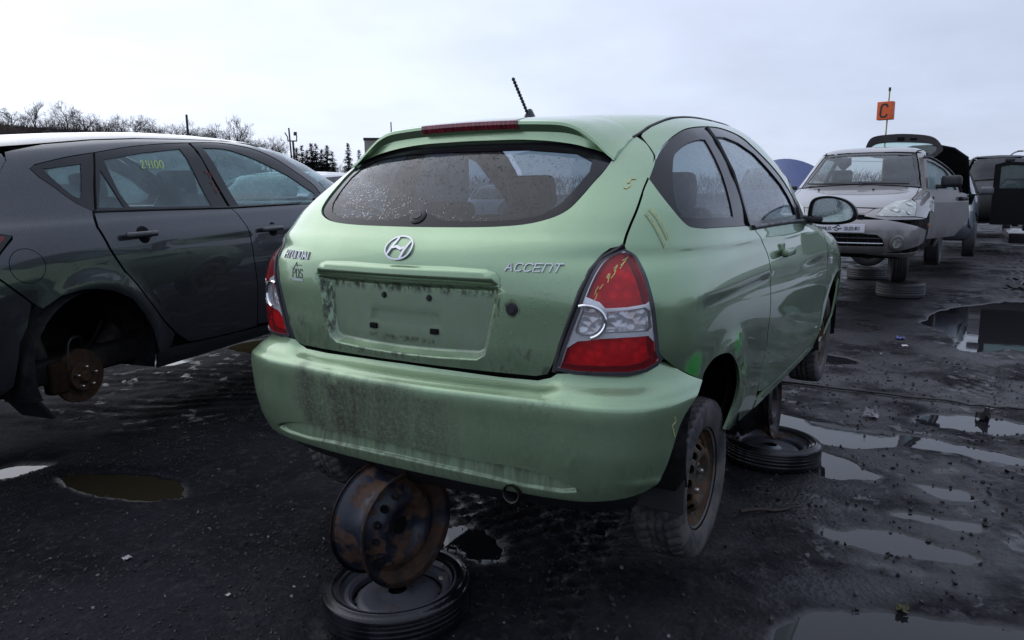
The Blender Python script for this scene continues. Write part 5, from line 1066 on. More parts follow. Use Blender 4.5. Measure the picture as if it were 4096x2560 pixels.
for mr in (False, True):
    ya = -1 if not mr else 1
    hp = [(360-p, v) for p, v in HEAD] if not mr else HEAD
    h0 = panel('headlamp', SUZ, hp, HEADM, suz, off=.006, h=.05)
    for (y_, z_, r_) in ((.535, .735, .052), (.645, .79, .036), (.655, .70, .030)):
        p, v = sf(y_*ya, z_); X = SUZ.S(p, v)+SUZ.N(np.array(p), np.array(v))*.009; n_ = SUZ.N(np.array(p), np.array(v)); q_ = Vector(n_).to_track_quat('Z', 'Y'); vv, ff = lathe_data([(0, -.004), (r_*.5, -.002), (r_*.85, .003), (r_, 0)], 20)
        mk('lamp_bowl', [tuple(q_ @ Vector(a)+Vector(X)) for a in vv], ff, HEADI, h0)
    p, v = sf(.59*ya, .384); X = SUZ.S(p, v); n_ = SUZ.N(np.array(p), np.array(v)); q_ = Vector(n_).to_track_quat('Z', 'Y')
    vv, ff = lathe_data([(.055, .012), (.075, .012), (.085, 0)], 24); fg = mk('fog_lamp', [tuple(q_ @ Vector(a)+Vector(X)) for a in vv], ff, SILV, suz)
    vv, ff = lathe_data([(0, .004), (.05, .006), (.055, .008)], 20); mk('lens', [tuple(q_ @ Vector(a)+Vector(X)) for a in vv], ff, HEADM, fg)
    for dz in (-.026, -.009, .009, .026): tube('bar', [X+n_*.014+np.array([0, -.046, dz]), X+n_*.014+np.array([0, .046, dz])], .0045, SILV, fg, 6)
BOT = sym([(0, .262), (.3, .252), (.53, .225), (.70, .205), (.765, .26)])
bf = sym([(0, .690), (.12, .690), (.272, .698), (.335, .743), (.385, .752), (.408, .752), (.385, .715), (.362, .668), (.52, .660), (.712, .653), (.80, .63)])
bumper_front = panel('front_bumper', SUZ, bf+[sf(.815, .5), sf(.80, .36)]+BOT[::-1]+[sf(-.80, .36), sf(-.815, .5)], SILV, suz, h=.05,
    holes=[sym([(0, .482), (.25, .480), (.40, .470), (.455, .43), (.47, .385), (.475, .340), (.25, .336), (0, .336)]), sym([(0, .688), (.10, .688), (.26, .685), (.245, .625), (.10, .636), (0, .636)])], disp=lambda p, v, X: .010*np.exp(-((X[..., 2]-.56)/.05)**2))
panel('grille', SUZ, sym([(0, .495), (.28, .49), (.48, .48), (.50, .33), (.25, .325), (0, .325)]), VOID, suz, off=-.035, h=.08); panel('upper_grille', SUZ, sym([(0, .73), (.15, .73), (.34, .72), (.30, .61), (.1, .61), (0, .61)]), VOID, suz, off=-.03, h=.08)
panel('grille_bar', SUZ, sym([(0, .752), (.15, .751), (.325, .744), (.27, .700), (.12, .694), (0, .694)]), SILV, suz, off=.002, h=.05)
for z_ in (.375, .43): tube('grille_slat', [SUZ.S(*sf(y_, z_))-[.012, 0, 0] for y_ in np.linspace(-.46, .46, 15)], .007, SILVER if z_ < .4 else BLACK, suz, 6)
for y_ in np.linspace(-.42, .42, 9): tube('grille_post', [SUZ.S(*sf(y_, z_))-[.03, 0, 0] for z_ in (.34, .475)], .004, BLACK, suz, 5)
# number-plate board with the dealer's name
p, v = sf(.06, .535); X = SUZ.S(p, v); pb = rbox('name_plate', (.012, .50, .095), (3.392, .03, .537), plain('plate_white', (.62, .62, .66), .35, var=.08), suz, .006, (0, R(-6), 0))
INK = plain('plate_ink', (.02, .02, .025), .5)
fp = on_plane((3.402, -.20, .519), (0, 1, 0), (-.10, 0, 1)); strokes('plate_lettering', text_lines('RYMUS', .032, .022, .007), fp, .006, INK, pb and suz, thick=.001)
fp = on_plane((3.402, .075, .519), (0, 1, 0), (-.10, 0, 1)); strokes('plate_lettering', text_lines('SUZUKI', .032, .022, .007), fp, .006, INK, suz, thick=.001)['label'] = 'SUZUKI lettering on the plate'
fp = on_plane((3.402, -.025, .510), (0, 1, 0), (-.10, 0, 1)); strokes('plate_emblem', [[(.05, .05), (.03, .06), (0, .035), (.05, .02), (.02, 0), (0, .010)], [(-.02, .03), (0, .035)], [(.05, .02), (.07, .025)]], fp, .011, INK, suz, thick=.001)
# screen pillars and roof, wipers, mirrors
rail = [SUZ.top(x_, y_) for x_, y_ in ((1.28, .56), (1.0, .585), (.5, .595), (0, .59), (-.35, .575))]
for mr in (False, True):
    pil = [(360-p, v) for p, v in [sf(-.69, .99)]] if False else None
    A_ = [sf(.69, .995), sf(.66, 1.10), sf(.618, 1.235), sf(.562, 1.395), sf(.55, 1.425)]
    B_ = [SUZ.top(1.28, .575), (360-ss(1.18, 1.425)[0], ss(1.18, 1.425)[1]), (360-ss(1.40, 1.30)[0], ss(1.40, 1.30)[1]), (360-ss(1.62, 1.15)[0], ss(1.62, 1.15)[1]), (360-ss(1.86, 1.0)[0], ss(1.86, 1.0)[1])]
    PL = A_+B_; PL = PL if mr else [(360-p, v) for p, v in PL]; panel('screen_pillar', SUZ, PL, SILV, suz, h=.05)
    rp = [SUZ.top(x_, -y_) for x_, y_ in ((1.18, .635), (.9, .645), (.45, .645), (0, .635), (-.45, .60), (-.50, .5), (-.35, .48), (.0, .565), (.5, .575), (.9, .57), (1.25, .55))]
    panel('roof_rail', SUZ, rp, SILV, suz, h=.05, mirror=mr)
roof_h = [SUZ.front(-1e-3, 1.455), sf(-.3, 1.452), sf(-.53, 1.437)]+[SUZ.top(x_, -y_) for x_, y_ in ((1.2, .545), (.9, .565), (.5, .57), (0, .56), (-.34, .47))]+[(8, 13.2), (0.01, 13.2), (0.01, 15.95), (90, 15.95), (180, 15.95)]
for mr in (False, True): panel('roof', SUZ, roof_h, SILV, suz, h=.07, flange=0, mirror=mr)
for a_, b_ in ((-.60, .06), (.0, .56)):
    tube('wiper', [SUZ.S(*sf(a_+(b_-a_)*t, 1.03-.012*t))+[.02, 0, .012] for t in np.linspace(0, 1, 8)], .010, BLACK, suz, 6)
for y_ in (-.42, .20): p, v = sf(y_, .96); rbox('washer_jet', (.03, .025, .016), SUZ.S(p, v)+[0, 0, .008], BLACK, suz, .006)
# flanks: right side whole, left front wing torn away so the dark wheel house shows
SIDE_R = [ss(1.88, .985), ss(1.0, .99), ss(-.3, 1.0), ss(-.55, 1.0), ss(-.60, .7), ss(-.58, .35)]+[ss(.34*math.cos(a), .32+.34*math.sin(a)) for a in np.linspace(R(175), R(5), 14)]+[ss(.5, .22), ss(1.5, .22), ss(2.08, .24)]+[ss(2.48+.35*math.cos(a), .32+.35*math.sin(a)) for a in np.linspace(R(172), R(20), 14)]+[ss(2.9, .60), ss(2.72, .79), ss(2.4, .86), ss(2.1, .93)]
panel('side_panel', SUZ, SIDE_R, SILV, suz, h=.08)
SIDE_L = [ss(.93, .985), ss(-.3, 1.0), ss(-.55, 1.0), ss(-.60, .7), ss(-.58, .35)]+[ss(.34*math.cos(a), .32+.34*math.sin(a)) for a in np.linspace(R(175), R(5), 14)]+[ss(.5, .22), ss(.93, .22)]
panel('side_panel', SUZ, SIDE_L, SILV, suz, h=.08, mirror=True)
sl_ = lambda x_, z_: (360-ss(x_, z_)[0], ss(x_, z_)[1])
WINGL = [sf(.680, .975), sf(.676, .90), sf(.655, .853), sf(.706, .805), sf(.722, .735), sf(.720, .662), sf(.80, .640), sl_(2.62, .64), sl_(2.45, .71), sl_(2.25, .72), sl_(2.12, .69), sl_(2.06, .82), sl_(2.0, .95)]
panel('torn_wing', SUZ, WINGL, SILV, suz, h=.05, disp=lambda p, v, X: .010*np.sin(X[..., 0]*15)*np.cos(X[..., 2]*21)*sstep(-X[..., 0], -2.6, -2.2))
panel('front_wing', SUZ, [(360-p, v) for p, v in WINGL[:8]]+[ss(2.83, .42), ss(2.78, .55), ss(2.62, .655), ss(2.4, .66), ss(2.15, .6), ss(2.0, .95)], SILV, suz, h=.05)
panel('inner_body', SUZ, [ss(-.6, .25), ss(-.6, .98), ss(.9, .96), ss(1.9, .95), ss(2.6, .80), ss(3.0, .62), ss(3.05, .4), ss(2.9, .3), ss(2.1, .22), ss(.5, .2)], VOID, suz, off=-.05, h=.1, flange=0, mirror=True)
SWT = [ss(1.80, 1.0), ss(1.60, 1.14), ss(1.36, 1.30), ss(1.14, 1.42), ss(.9, 1.44), ss(.2, 1.44), ss(-.2, 1.42), ss(-.42, 1.25), ss(-.5, 1.02), ss(.5, 1.0)]
for mr in (False, True):
    if not mr: panel('side_window', SUZ, SWT, GLS, suz, off=-.008, h=.12, flange=0, mirror=mr)
    for xx in (.93, -.02): 
        ln = np.array([SUZ.S(*ss(xx+(1.44-z_)*.12, z_)) for z_ in (1.0, 1.2, 1.44)])*[1, -1 if mr else 1, 1]; tube('door_pillar', ln, .03, BLACK, suz, 6)
rbox('floor', (3.2, 1.36, .12), (1.1, 0, .27), UNDER, suz, .03); rbox('front_crossmember', (.16, 1.2, .10), (2.9, 0, .24), UNDER, suz, .03); rbox('engine_block', (.6, 1.1, .4), (2.5, 0, .55), VOID, suz, .05)
seat(1.15, -.38, suz); seat(1.15, .38, suz); rbox('rear_seat', (.14, 1.24, .50), (.20, 0, .85), CLOTH, suz, .06, (0, R(-18), 0)); rbox('dashboard', (.42, 1.36, .24), (1.80, 0, .90), plain('grey_dash', (.10, .10, .11), .7), suz, .08)
for sg in (1, -1):
    mo = empty('door_mirror', (1.86 if sg < 0 else 1.93, .99*sg, 1.055), (0, 0, R(-12*sg)), suz); rbox('shell', (.10, .22, .14), (0, 0, 0), SILV if sg < 0 else BLACK, mo, .045); rbox('foot', (.06, .16, .05), (-.01, -.13*sg, -.06), BLACK, mo, .02)
# open front door: swung out on its hinge
dw = empty('open_door', (2.04, .80, 0), (0, 0, R(178.35)*0), suz)
Minv = Matrix.Rotation(R(-178.35), 3, 'Z'); dvec = Minv @ Vector((.90, -.436, 0)); nvec = Vector((dvec.y, -dvec.x, 0)); nvec = nvec if nvec.y > 0 else -nvec
def door_pt(u, z_, o=0.): return tuple(dvec*u+nvec*(o-.03*((z_-.75)/.6)**2)+Vector((0, 0, z_)))
DF = [(-.10, .37), (-.12, .70), (-.12, .95), (-.20, 1.33), (-.05, 1.33), (.18, 1.27), (.42, 1.17), (.57, 1.06), (.67, .93), (.81, .91), (.88, .83), (.93, .63), (.83, .52), (.62, .39)]
DW = [(-.13, 1.30), (.03, 1.275), (.28, 1.20), (.45, 1.09), (.58, .955), (-.07, .955)]
def flat_panel(name, out_, holes, fmap, mat, parent, thick=.04, h=.06, mats=None):
    V2, T = cdt(out_, holes, (), h); a = [fmap(u, z_, 0.) for u, z_ in V2]; b = [fmap(u, z_, -thick) for u, z_ in V2]; n = len(a)
    F = [tuple(t) for t in T]+[tuple(i+n for i in t[::-1]) for t in T]; cnt = set()
    for t in T: cnt |= {(t[0], t[1]), (t[1], t[2]), (t[2], t[0])}
    F += [(p, q, q+n, p+n) for p, q in cnt if (q, p) not in cnt]; o = mk(name, a+b, F, mat, parent); return sharp(o, 40)
flat_panel('skin', DF, [DW], door_pt, SILV, dw, .05); flat_panel('window', DW, [], lambda u, z_, o: door_pt(u, z_, o-.02), glass('door_glass_pale', (.58, .68, .70), .35, .2, (.60, .70, .74)), dw, .004, .15)
rbox('handle', (.16, .05, .05), door_pt(.72, .85, .02), BLACK, dw, .02, (0, 0, math.atan2(dvec.y, dvec.x))); rbox('lock', (.035, .03, .04), door_pt(.02, .86, .01), BLACK, dw, .012)
for (u_, z_) in ((-.20, 1.33),): pass
tube('window_frame', [door_pt(u, z_, .004) for u, z_ in crs(DF[3:9], 4)], .014, BLACK, dw, 6)
# raised tailgate
Wm = suz.matrix_basis.copy(); bpy.context.view_layer.update(); WI = suz.matrix_world.inverted()
TG = [(-.084, 2.042), (-.121, 2.186), (-.192, 2.242), (-.344, 2.264), (-.585, 2.270), (-.884, 2.236), (-1.035, 2.180), (-1.123, 2.077), (-1.151, 1.995), (-1.113, 1.947), (-1.06, 1.90), (-.962, 1.879), (-.5, 1.885), (-.13, 1.93)]
TGw = [(-.153, 2.048), (-.179, 2.089), (-.237, 2.121), (-.358, 2.138), (-.599, 2.135), (-.896, 2.111), (-1.015, 2.082), (-1.069, 2.039), (-1.04, 1.966), (-.958, 1.920), (-.87, 1.925), (-.5, 1.93), (-.2, 1.97)]
def tg_pt(y_, z_, o): return tuple(WI @ Vector((10.7+.5*(z_-2.0)-o-.06*((y_+.6)/.55)**2, y_, z_)))
tgo = empty('tailgate', (0, 0, 0), parent=suz); flat_panel('frame', crs(TG, 3, True), [crs(TGw, 3, True)], tg_pt, plain('tailgate_dark', (.014, .013, .015), .45, var=.3, spec=.25), tgo, .05)
flat_panel('window', crs(TGw, 3, True), [], lambda y_, z_, o: tg_pt(y_, z_, o-.02), glass('tailgate_glass', (.80, .90, .88), .04, 0.), tgo, .004, .12); rbox('latch', (.03, .10, .05), tg_pt(-.565, 2.195, .012), VOID, tgo, .01); rbox('latch_cover', (.02, .10, .03), tg_pt(-.74, 2.185, .012), VOID, tgo, .008)
wheel(suz, (.0, -.74, .2), -1, 0, lo=True); wheel(suz, (0, .74, .2), 1, 0, lo=True)
p, v = sf(.825, .555); rbox('side_marker', (.05, .02, .035), SUZ.S(p, v)+[-.02, .0, 0], plain('amber', (.55, .16, .04), .3), suz, .008)
lying_tyre((8.69, -.85, .10), 'grey muddy tyre lying flat in front of the silver wagon stack', (0, 0), .3, spare=False)
e = empty('road_wheel', (8.62, -.80, .497), (0, 0, R(10))); me_obj('tyre', TYRE_LO, e, rot=(R(88), 0, 0)); me_obj('rim', RIM_LO, e, rot=(R(88), 0, 0)); tag(e, 'dark road wheel standing upright under the silver front bumper', 'wheel')
lying_tyre((10.75, -.22, .10), 'black tyre lying flat under the middle of the silver wagon', (0, 0), 1.3, spare=False); e = empty('road_wheel', (10.8, -.22, .497), (0, 0, R(95))); me_obj('tyre', TYRE_LO, e, rot=(R(88), 0, 0)); me_obj('rim', RIM_LO, e, rot=(R(88), 0, 0)); tag(e, 'black road wheel standing on the tyre under the middle of the silver wagon', 'wheel')

# ================================================================== the other cars of the yard
GEN = Body(.8, [(.18, -.80, 3.20, .78, 5, 5), (.28, -.92, 3.34, .82, 5, 5), (.45, -.97, 3.40, .848, 5, 5), (.62, -.98, 3.34, .858, 5, 4.4), (.74, -.97, 3.18, .856, 5, 4.2), (.84, -.95, 2.85, .848, 5, 4.2), (.92, -.93, 2.42, .832, 4.8, 4.5),
 (.97, -.85, 2.18, .812, 4.6, 4.5), (1.08, -.72, 1.98, .770, 4.4, 4.3), (1.22, -.56, 1.70, .715, 4.2, 4.1), (1.34, -.38, 1.42, .655, 4.0, 3.8), (1.41, -.2, 1.22, .59, 3.4, 3.3), (1.445, .1, 1.08, .45, 2.8, 2.8), (1.46, .4, .95, .25, 2.3, 2.4), (1.466, .8, .8, .001, 2, 2)])
gf, gs = GEN.front, GEN.side
PROTO = {}
def gen_car(name, label, loc, yaw, color, zs=1., hood=0., metal=.4, wheels=True, coat=.8, spec=.5):
    P_ = paint('paint_'+name, color, metal=metal, drops=0., low_dirt=.5, coat=coat, spec=spec); e = empty(name, loc, (0, 0, R(yaw))); e.scale = (1, 1, zs); tag(e, label, 'car', 'cars parked further back in the yard')
    if not hood and 'car' in PROTO:
        src, pm = PROTO['car']
        for ch in src.children:
            c_ = ch.copy(); COL.objects.link(c_); c_.parent = e
            if ch.type == 'MESH' and ch.data.materials and ch.data.materials[0] == pm: c_.material_slots[0].link = 'OBJECT'; c_.material_slots[0].material = P_
            for g_ in ch.children: d_ = g_.copy(); COL.objects.link(d_); d_.parent = c_
        return e
    if not hood: PROTO['car'] = (e, P_)
    gl = bpy.data.materials.get('far_glass') or glass('far_glass', (.36, .44, .46), .08, 0.)
    for mr in (False, True):
        S_ = [gs(1.92, .935), gs(.8, .955), gs(-.4, .965), gs(-.80, .955), gs(-.86, .6), gs(-.78, .30)]+[gs(.35*math.cos(a), .32+.35*math.sin(a)) for a in np.linspace(R(172), R(8), 10)]+[gs(.5, .22), gs(2.1, .22)]+[gs(2.6+.35*math.cos(a), .32+.35*math.sin(a)) for a in np.linspace(R(172), R(12), 10)]+[gs(3.05, .45), gs(3.0, .68), gs(2.6, .81), gs(2.2, .89)]
        panel('side', GEN, S_, P_, e, h=.14, mirror=mr)
        W_ = [gs(1.80, .965), gs(1.55, 1.13), gs(1.25, 1.29), gs(1.05, 1.36), gs(.5, 1.385), gs(.1, 1.36), gs(-.2, 1.25), gs(-.45, 1.08), gs(-.48, .985), gs(.6, .975)]
        RL = [gs(1.92, .97), gs(1.65, 1.14), gs(1.33, 1.31), gs(1.12, 1.395)]+[GEN.top(x_, -y_) for x_, y_ in ((.9, .53), (.4, .53), (0., .48))]+[gs(-.26, 1.33), gs(-.58, 1.08), gs(-.78, .975), gs(-.5, .985), gs(-.47, 1.08), gs(-.22, 1.25), gs(.1, 1.365), gs(.5, 1.39), gs(1.05, 1.365), gs(1.25, 1.295), gs(1.55, 1.135), gs(1.80, .965)]
        panel('pillar', GEN, RL, P_, e, h=.12, mirror=mr); panel('side_window', GEN, W_, gl, e, off=-.006, h=.2, flange=0, mirror=mr)
        ln = np.array([GEN.S(*gs(x_, z_)) for x_, z_ in ((.72, .98), (.62, 1.2), (.50, 1.38))])*[1, -1 if mr else 1, 1]; tube('door_pillar', ln, .03, BLACK, e, 5)
        panel('tail_lamp', GEN, [GEN.rear(-.55, .90), GEN.rear(-.79, .88), GEN.rear(-.80, .72), GEN.rear(-.56, .74)], LENS_R, e, off=.006, h=.12, mirror=mr)
        panel('headlamp', GEN, [gf(-.45, .70), gf(-.55, .78), gf(-.72, .79), gf(-.76, .70), gf(-.6, .66)], HEADM, e, off=.006, h=.12, mirror=mr)
        my = .95 if mr else -.95; rbox('door_mirror', (.12, .20, .13), (1.68, my, 1.02), P_, e, .04)
    for mr in (False, True): panel('roof', GEN, [(0.01, 11.2), (15, 11.15)]+[GEN.top(x_, -y_) for x_, y_ in ((-.1, .43), (0., .47), (.4, .52), (.9, .52), (1.1, .47))]+[gf(-.2, 1.40), gf(-.001, 1.402), (180, 13.97), (90, 13.97), (0.01, 13.97)], P_, e, h=.14, flange=0, mirror=mr)
    gsym = lambda half: [gf(-y_, z_) for y_, z_ in half]+[gf(y_, z_) for y_, z_ in half[::-1] if y_ > 1e-6]
    panel('windscreen', GEN, gsym([(0, .985), (.4, .98), (.68, .955), (.63, 1.12), (.58, 1.26), (.50, 1.38), (.25, 1.395), (0, 1.398)]), gl, e, off=-.004, h=.2, flange=0)
    panel('rear_window', GEN, mir([(0, 11.1), (15, 11.05), (24, 10.7), (27, 9.0), (24, 7.6), (0, 7.5)]), gl, e, off=-.004, h=.2, flange=0)
    panel('boot_lid', GEN, mir([(0, 7.4), (24, 7.5), (33, 7.1), (31, 4.2), (0, 4.2)]), P_, e, h=.14); panel('rear_bumper', GEN, mir([(0, 4.15), (31, 4.15), (36, 3.6), (35, 1.2), (31, .6), (0, .5)]), P_, e, h=.14)
    panel('front_bumper', GEN, gsym([(0, .70), (.45, .69), (.60, .65), (.80, .64), (.82, .45), (.76, .25), (0, .22)]), P_, e, h=.14)
    HD = gsym([(0, .71), (.42, .71), (.55, .79), (.69, .81), (.70, .93), (0, .965)])
    if not hood: panel('bonnet', GEN, HD, P_, e, h=.14)
    else:
        V = []; k = 9
        for i in range(k):
            for j in range(7):
                t = i/(k-1); y_ = -.70+1.40*j/6; w_ = 1-.10*t; bow = .10*(1-(y_/.7)**2)
                V.append((2.10+math.cos(R(hood))*t*1.02+math.sin(R(hood))*-bow*.6, y_*w_, .98+math.sin(R(hood))*t*1.02*(1-.24*abs(y_/.7)**3.5)+bow*.35))
        V2 = [(a+.03, b*.97, c_-.02) for a, b, c_ in V]; n = len(V); F = [(i*7+j, i*7+j+1, i*7+8+j, i*7+7+j) for i in range(k-1) for j in range(6)]
        mk('raised_bonnet', V+V2, F+[tuple(q+n for q in f[::-1]) for f in F], [P_, VOID], e, fm=[0]*len(F)+[1]*len(F)); rbox('engine', (.7, 1.2, .35), (2.7, 0, .62), UNDER, e, .08)
    panel('inner_body', GEN, [(0, .4), (0, 7.3), gs(-.4, .93), gs(.8, .93), gs(1.9, .92), gs(2.9, .66), gs(3.0, .4), gs(2.1, .2), gs(.5, .2), gs(-.7, .25)], VOID, e, off=-.06, h=.2, flange=0); panel('inner_body', GEN, [(0, .4), (0, 7.3), gs(-.4, .93), gs(.8, .93), gs(1.9, .92), gs(2.9, .66), gs(3.0, .4), gs(2.1, .2), gs(.5, .2), gs(-.7, .25)], VOID, e, off=-.06, h=.2, flange=0, mirror=True)
    rbox('floor', (3.4, 1.3, .12), (1.1, 0, .26), UNDER, e, .02); rbox('front_bench', (.15, 1.2, .6), (.95, 0, .8), CLOTH, e, .06); rbox('rear_seat', (.15, 1.2, .5), (.05, 0, .78), CLOTH, e, .06)
    if wheels:
        for x_ in (0, 2.6):
            for y_ in (-.74, .74): wheel(e, (x_, y_, .22), -1 if y_ < 0 else 1, 10*x_, lo=True)
    return e
def rename_seats(): pass
gen_car('white_sedan', 'white sedan glimpsed between the grey hatchback and the green hatchback', (4.1, 5.9, .26), 14, (.62, .63, .64))
gen_car('pale_sedan', 'pale silver sedan seen through the rear side window of the grey hatchback', (-1.2, 6.9, .2), 12, (.48, .50, .50))
gen_car('white_hatch', 'white car seen through the front side window of the grey hatchback', (1.1, 9.9, .22), 190, (.60, .61, .62))
gen_car('dark_sedan', 'dark sedan far behind the gap beside the grey hatchback', (13.5, 15.5, .2), 20, (.10, .11, .12))
gen_car('silver_sedan', 'far silver sedan standing in the row beyond the green car', (18, 11.5, .2), 15, (.42, .43, .44))
gen_car('blue_sedan', 'dark blue sedan with raised blue bonnet behind the silver wagon', (12.75, 1.72, .42), 187-178, (.055, .075, .19), hood=0.)
gen_car('wrecked_sedan', 'wrecked pale car with its bonnet propped open behind the silver wagon', (14.9, -.86, .36), 180, (.17, .19, .23), hood=50, wheels=True)
gen_car('white_coupe', 'white car roof peeking out behind the propped bonnet', (20.5, -.75, .55), 182, (.42, .44, .46))
gen_car('dark_suv', 'dark tall car standing behind the open black door at the right edge', (20.2, -2.1, .45), 181, (.010, .010, .012), zs=1.2, metal=0., coat=0., spec=.06)
for ch in bpy.data.objects['dark_suv'].children:
    if ch.name.split('.')[0] in ('windscreen', 'side_window', 'rear_window'): ch.material_slots[0].link = 'OBJECT'; ch.material_slots[0].material = plain('suv_dark_glass', (.008, .008, .010), .3, spec=.15) if not bpy.data.materials.get('suv_dark_glass') else bpy.data.materials['suv_dark_glass']
gen_car('grey_sedan', 'grey low car beneath the dark tall car at the right edge', (26.5, -1.9, .2), 178, (.16, .165, .18))
gen_car('parked_sedan', 'dark car across the lane, mirrored in the green door', (.2, -6.6, .3), 185, (.05, .06, .07)); gen_car('parked_hatch', 'second dark car across the lane, mirrored in the green wing', (6.2, -7.0, .3), 182, (.10, .10, .10))
gen_car('brown_sedan', 'dark car standing far off to the right of the propped bonnet', (32, -4.2, .15), 170, (.08, .07, .07))
# a loose blue bonnet stood upright on the blue sedan
V = []; k = 9
for i in range(k):
    for j in range(9):
        t = i/(k-1); a = j/8; y_ = 1.78-.86*a; z_ = 1.28+.76*t-.10*t*(2*a-1)**2-.10*a*t
        V.append((12.0+.30*t-.06*math.sin(math.pi*a), y_, z_))
V2 = [(a+.03, b, c_) for a, b, c_ in V]; F = [(i*9+j, i*9+j+1, i*9+10+j, i*9+9+j) for i in range(k-1) for j in range(8)]; n = len(V)
tag(mk('car_bonnet', V+V2, F+[tuple(q+n for q in f[::-1]) for f in F], paint('blue_bonnet', (.085, .115, .27), drops=0.)), 'blue bonnet panel standing raised beside the silver wagon roof', 'bonnet')
# black door swung open at the right edge
bd = empty('black_car_door', (13.75, -1.90, .42)); tag(bd, 'black car door with dark window frame swung open at the right edge', 'car door')
db = lambda u, z_, o: (o+.12*u, -u, z_)
D2 = [(0, .35), (0, 1.42), (.18, 1.47), (.5, 1.45), (.8, 1.36), (1.1, 1.18), (1.28, .98), (1.30, .5), (1.2, .35)]; D2w = [(.10, 1.00), (.10, 1.38), (.25, 1.41), (.5, 1.39), (.76, 1.30), (1.02, 1.14), (1.14, .99)]
BLP = plain('black_paint', (.006, .006, .007), .5, spec=.15); flat_panel('skin', D2, [D2w], db, BLP, bd, .06, .12); flat_panel('window', D2w, [], lambda u, z_, o: db(u, z_, o-.02), glass('door_glass_dark', (.42, .52, .50), .05, 0.), bd, .004, .2); rbox('hinge_cap', (.08, .16, .06), db(.22, 1.50, -.02), BLACK, bd, .02)
fb = rbox('black_panel_box', (.9, 1.2, .30), (21.6, -3.05, .15), BLACK, None, .03, (0, R(-6), R(8))); tag(fb, 'flat black box with wet pale top lying on the far ground at right', 'box')
fb.data.materials[0] = plain('wet_black_top', (.03, .03, .035), .18)

# ================================================================== yard sign, poles, building
def at(px, py, dist, z=None):
    d_ = fw+rt*(px-2048)/3000-up*(py-1280)/3000; f = d_/np.hypot(d_[0], d_[1]); q = CAM+f*dist; return np.array([q[0], q[1], q[2] if z is None else z])
ORANGE = plain('orange_sign', (.78, .13, .025), .5, var=.08); POLE = plain('yellow_pole', (.36, .31, .16), .5, metal=.3)
c0 = at(3541, 444, 15); sg = empty('yard_sign', (c0[0], c0[1], 0)); tag(sg, 'orange box sign with black letter C on a thin pole', 'sign')
tube('pole', [(.02, 0, 0), (.0, -.02, 1.5), (-.02, -.05, c0[2]+.33)], .012, POLE, sg, 8); bx_ = rbox('sign_box', (.14, .250, .305), (-.02, -.01, c0[2]), ORANGE, sg, .008, (0, 0, R(-14))); 
r14 = Matrix.Rotation(R(-14), 3, 'Z'); o_ = r14 @ Vector((-.073, .065, -.11)); ux = r14 @ Vector((0, -1, 0))
strokes('letter', [[(.115, .175), (.095, .215), (.035, .215), (.012, .18), (.0, .04), (.025, .004), (.085, .004), (.11, .04)]], on_plane(np.array(o_)+[-.02, -.01, c0[2]], np.array(ux), (0, 0, 1)), .030, INK, sg, thick=.002)['label'] = 'black letter C'
tube('sign_cap', [(-.02, -.05, c0[2]+.33), (-.02, -.05, c0[2]+.39)], .02, BLACK, sg, 6)
DARKP = plain('weathered_pole', (.05, .042, .038), .8)
def post(name, label, px, top_y, dist, r=.07, cat='pole', lean=0.):
    b = at(px, 700, dist, 0); t = at(px, top_y, dist); o = empty(name, tuple(b)); tube('shaft', [(0, 0, -.5), (lean, 0, t[2]*.5), (lean*2, 0, t[2])], [r, r*.9, r*.75], DARKP, o, 7); tag(o, label, cat); return o, t[2]
post('utility_pole', 'bare wooden pole among the leafless trees on the bank', 765, 459, 50, .09); post('utility_pole', 'thin far pole rising beyond the green spoiler', 1571, 488, 60, .06)
lo_ = empty('flood_light_mast', tuple(at(1157, 700, 70, 0))); tag(lo_, 'twin mast with floodlight and cross bar beside the pine clump', 'light mast'); lb = at(1157, 700, 70, 0)
for nm, pts, r_ in (('shaft', [(1168, 700), (1165, 620), (1155, 512)], .07), ('shaft', [(1178, 700), (1177, 630), (1172, 566)], .09), ('cross_bar', [(1150, 564), (1189, 564)], .06), ('arm', [(1152, 562), (1150, 548), (1139, 530)], .05), ('arm', [(1186, 564), (1187, 545), (1183, 538)], .05)):
    tube(nm, [at(a, b_, 70)-lb for a, b_ in pts], r_, DARKP, lo_, 6)
q_ = at(1181, 535, 70)-lb; rbox('flood_lamp', (.15, .28, .30), q_, DARKP, lo_, .03, (0, R(20), R(40)))
b = at(1452, 620, 90, 0); t = at(1452, 556, 90); CONC = plain('beige_cladding', (.30, .27, .24), .8, var=.12, scale=.6)
bl = empty('beige_building', (b[0], b[1], 0), (0, 0, R(40))); tag(bl, 'plain beige flat-roofed building behind the green spoiler', 'building'); rbox('wall', (14, 12, t[2]), (7, -6.2, t[2]/2), CONC, bl, .05); rbox('roof_edge', (14.2, 12.2, .25), (7, -6.2, t[2]+.02), DARKP, bl, .04)
for k in range(3): rbox('window', (.1, 1.6, 1.1), (-.02, -2.2-3.4*k, 3.0), BLACKGLOSS, bl, .02)
# street lamp and wires at right
b = at(4024, 740, 45, 0); t = at(4026, 640, 45); slp = empty('street_lamp', tuple(b)); tag(slp, 'distant curved-arm street lamp at the right edge', 'street lamp'); tube('mast', crs([(0, 0, 0), (0, 0, t[2]*.6), (0, 0, t[2]), (.0, -.15, t[2]+.30), (0, -.40, t[2]+.42)], 5), .035, plain('grey_mast', (.25, .25, .26), .5), slp, 6); rbox('lamp_head', (.12, .25, .07), (0, -.46, t[2]+.41), DARKP, slp, .02)
a_, b_ = at(3300, 640, 60), at(4300, 622, 55); tag(tube('overhead_wire', [a_*(1-t)+b_*t-np.array([0, 0, .25*math.sin(math.pi*t)]) for t in np.linspace(0, 1, 12)], .014, BLACK, None, 4), 'thin overhead wire crossing the sky at right', 'wire')

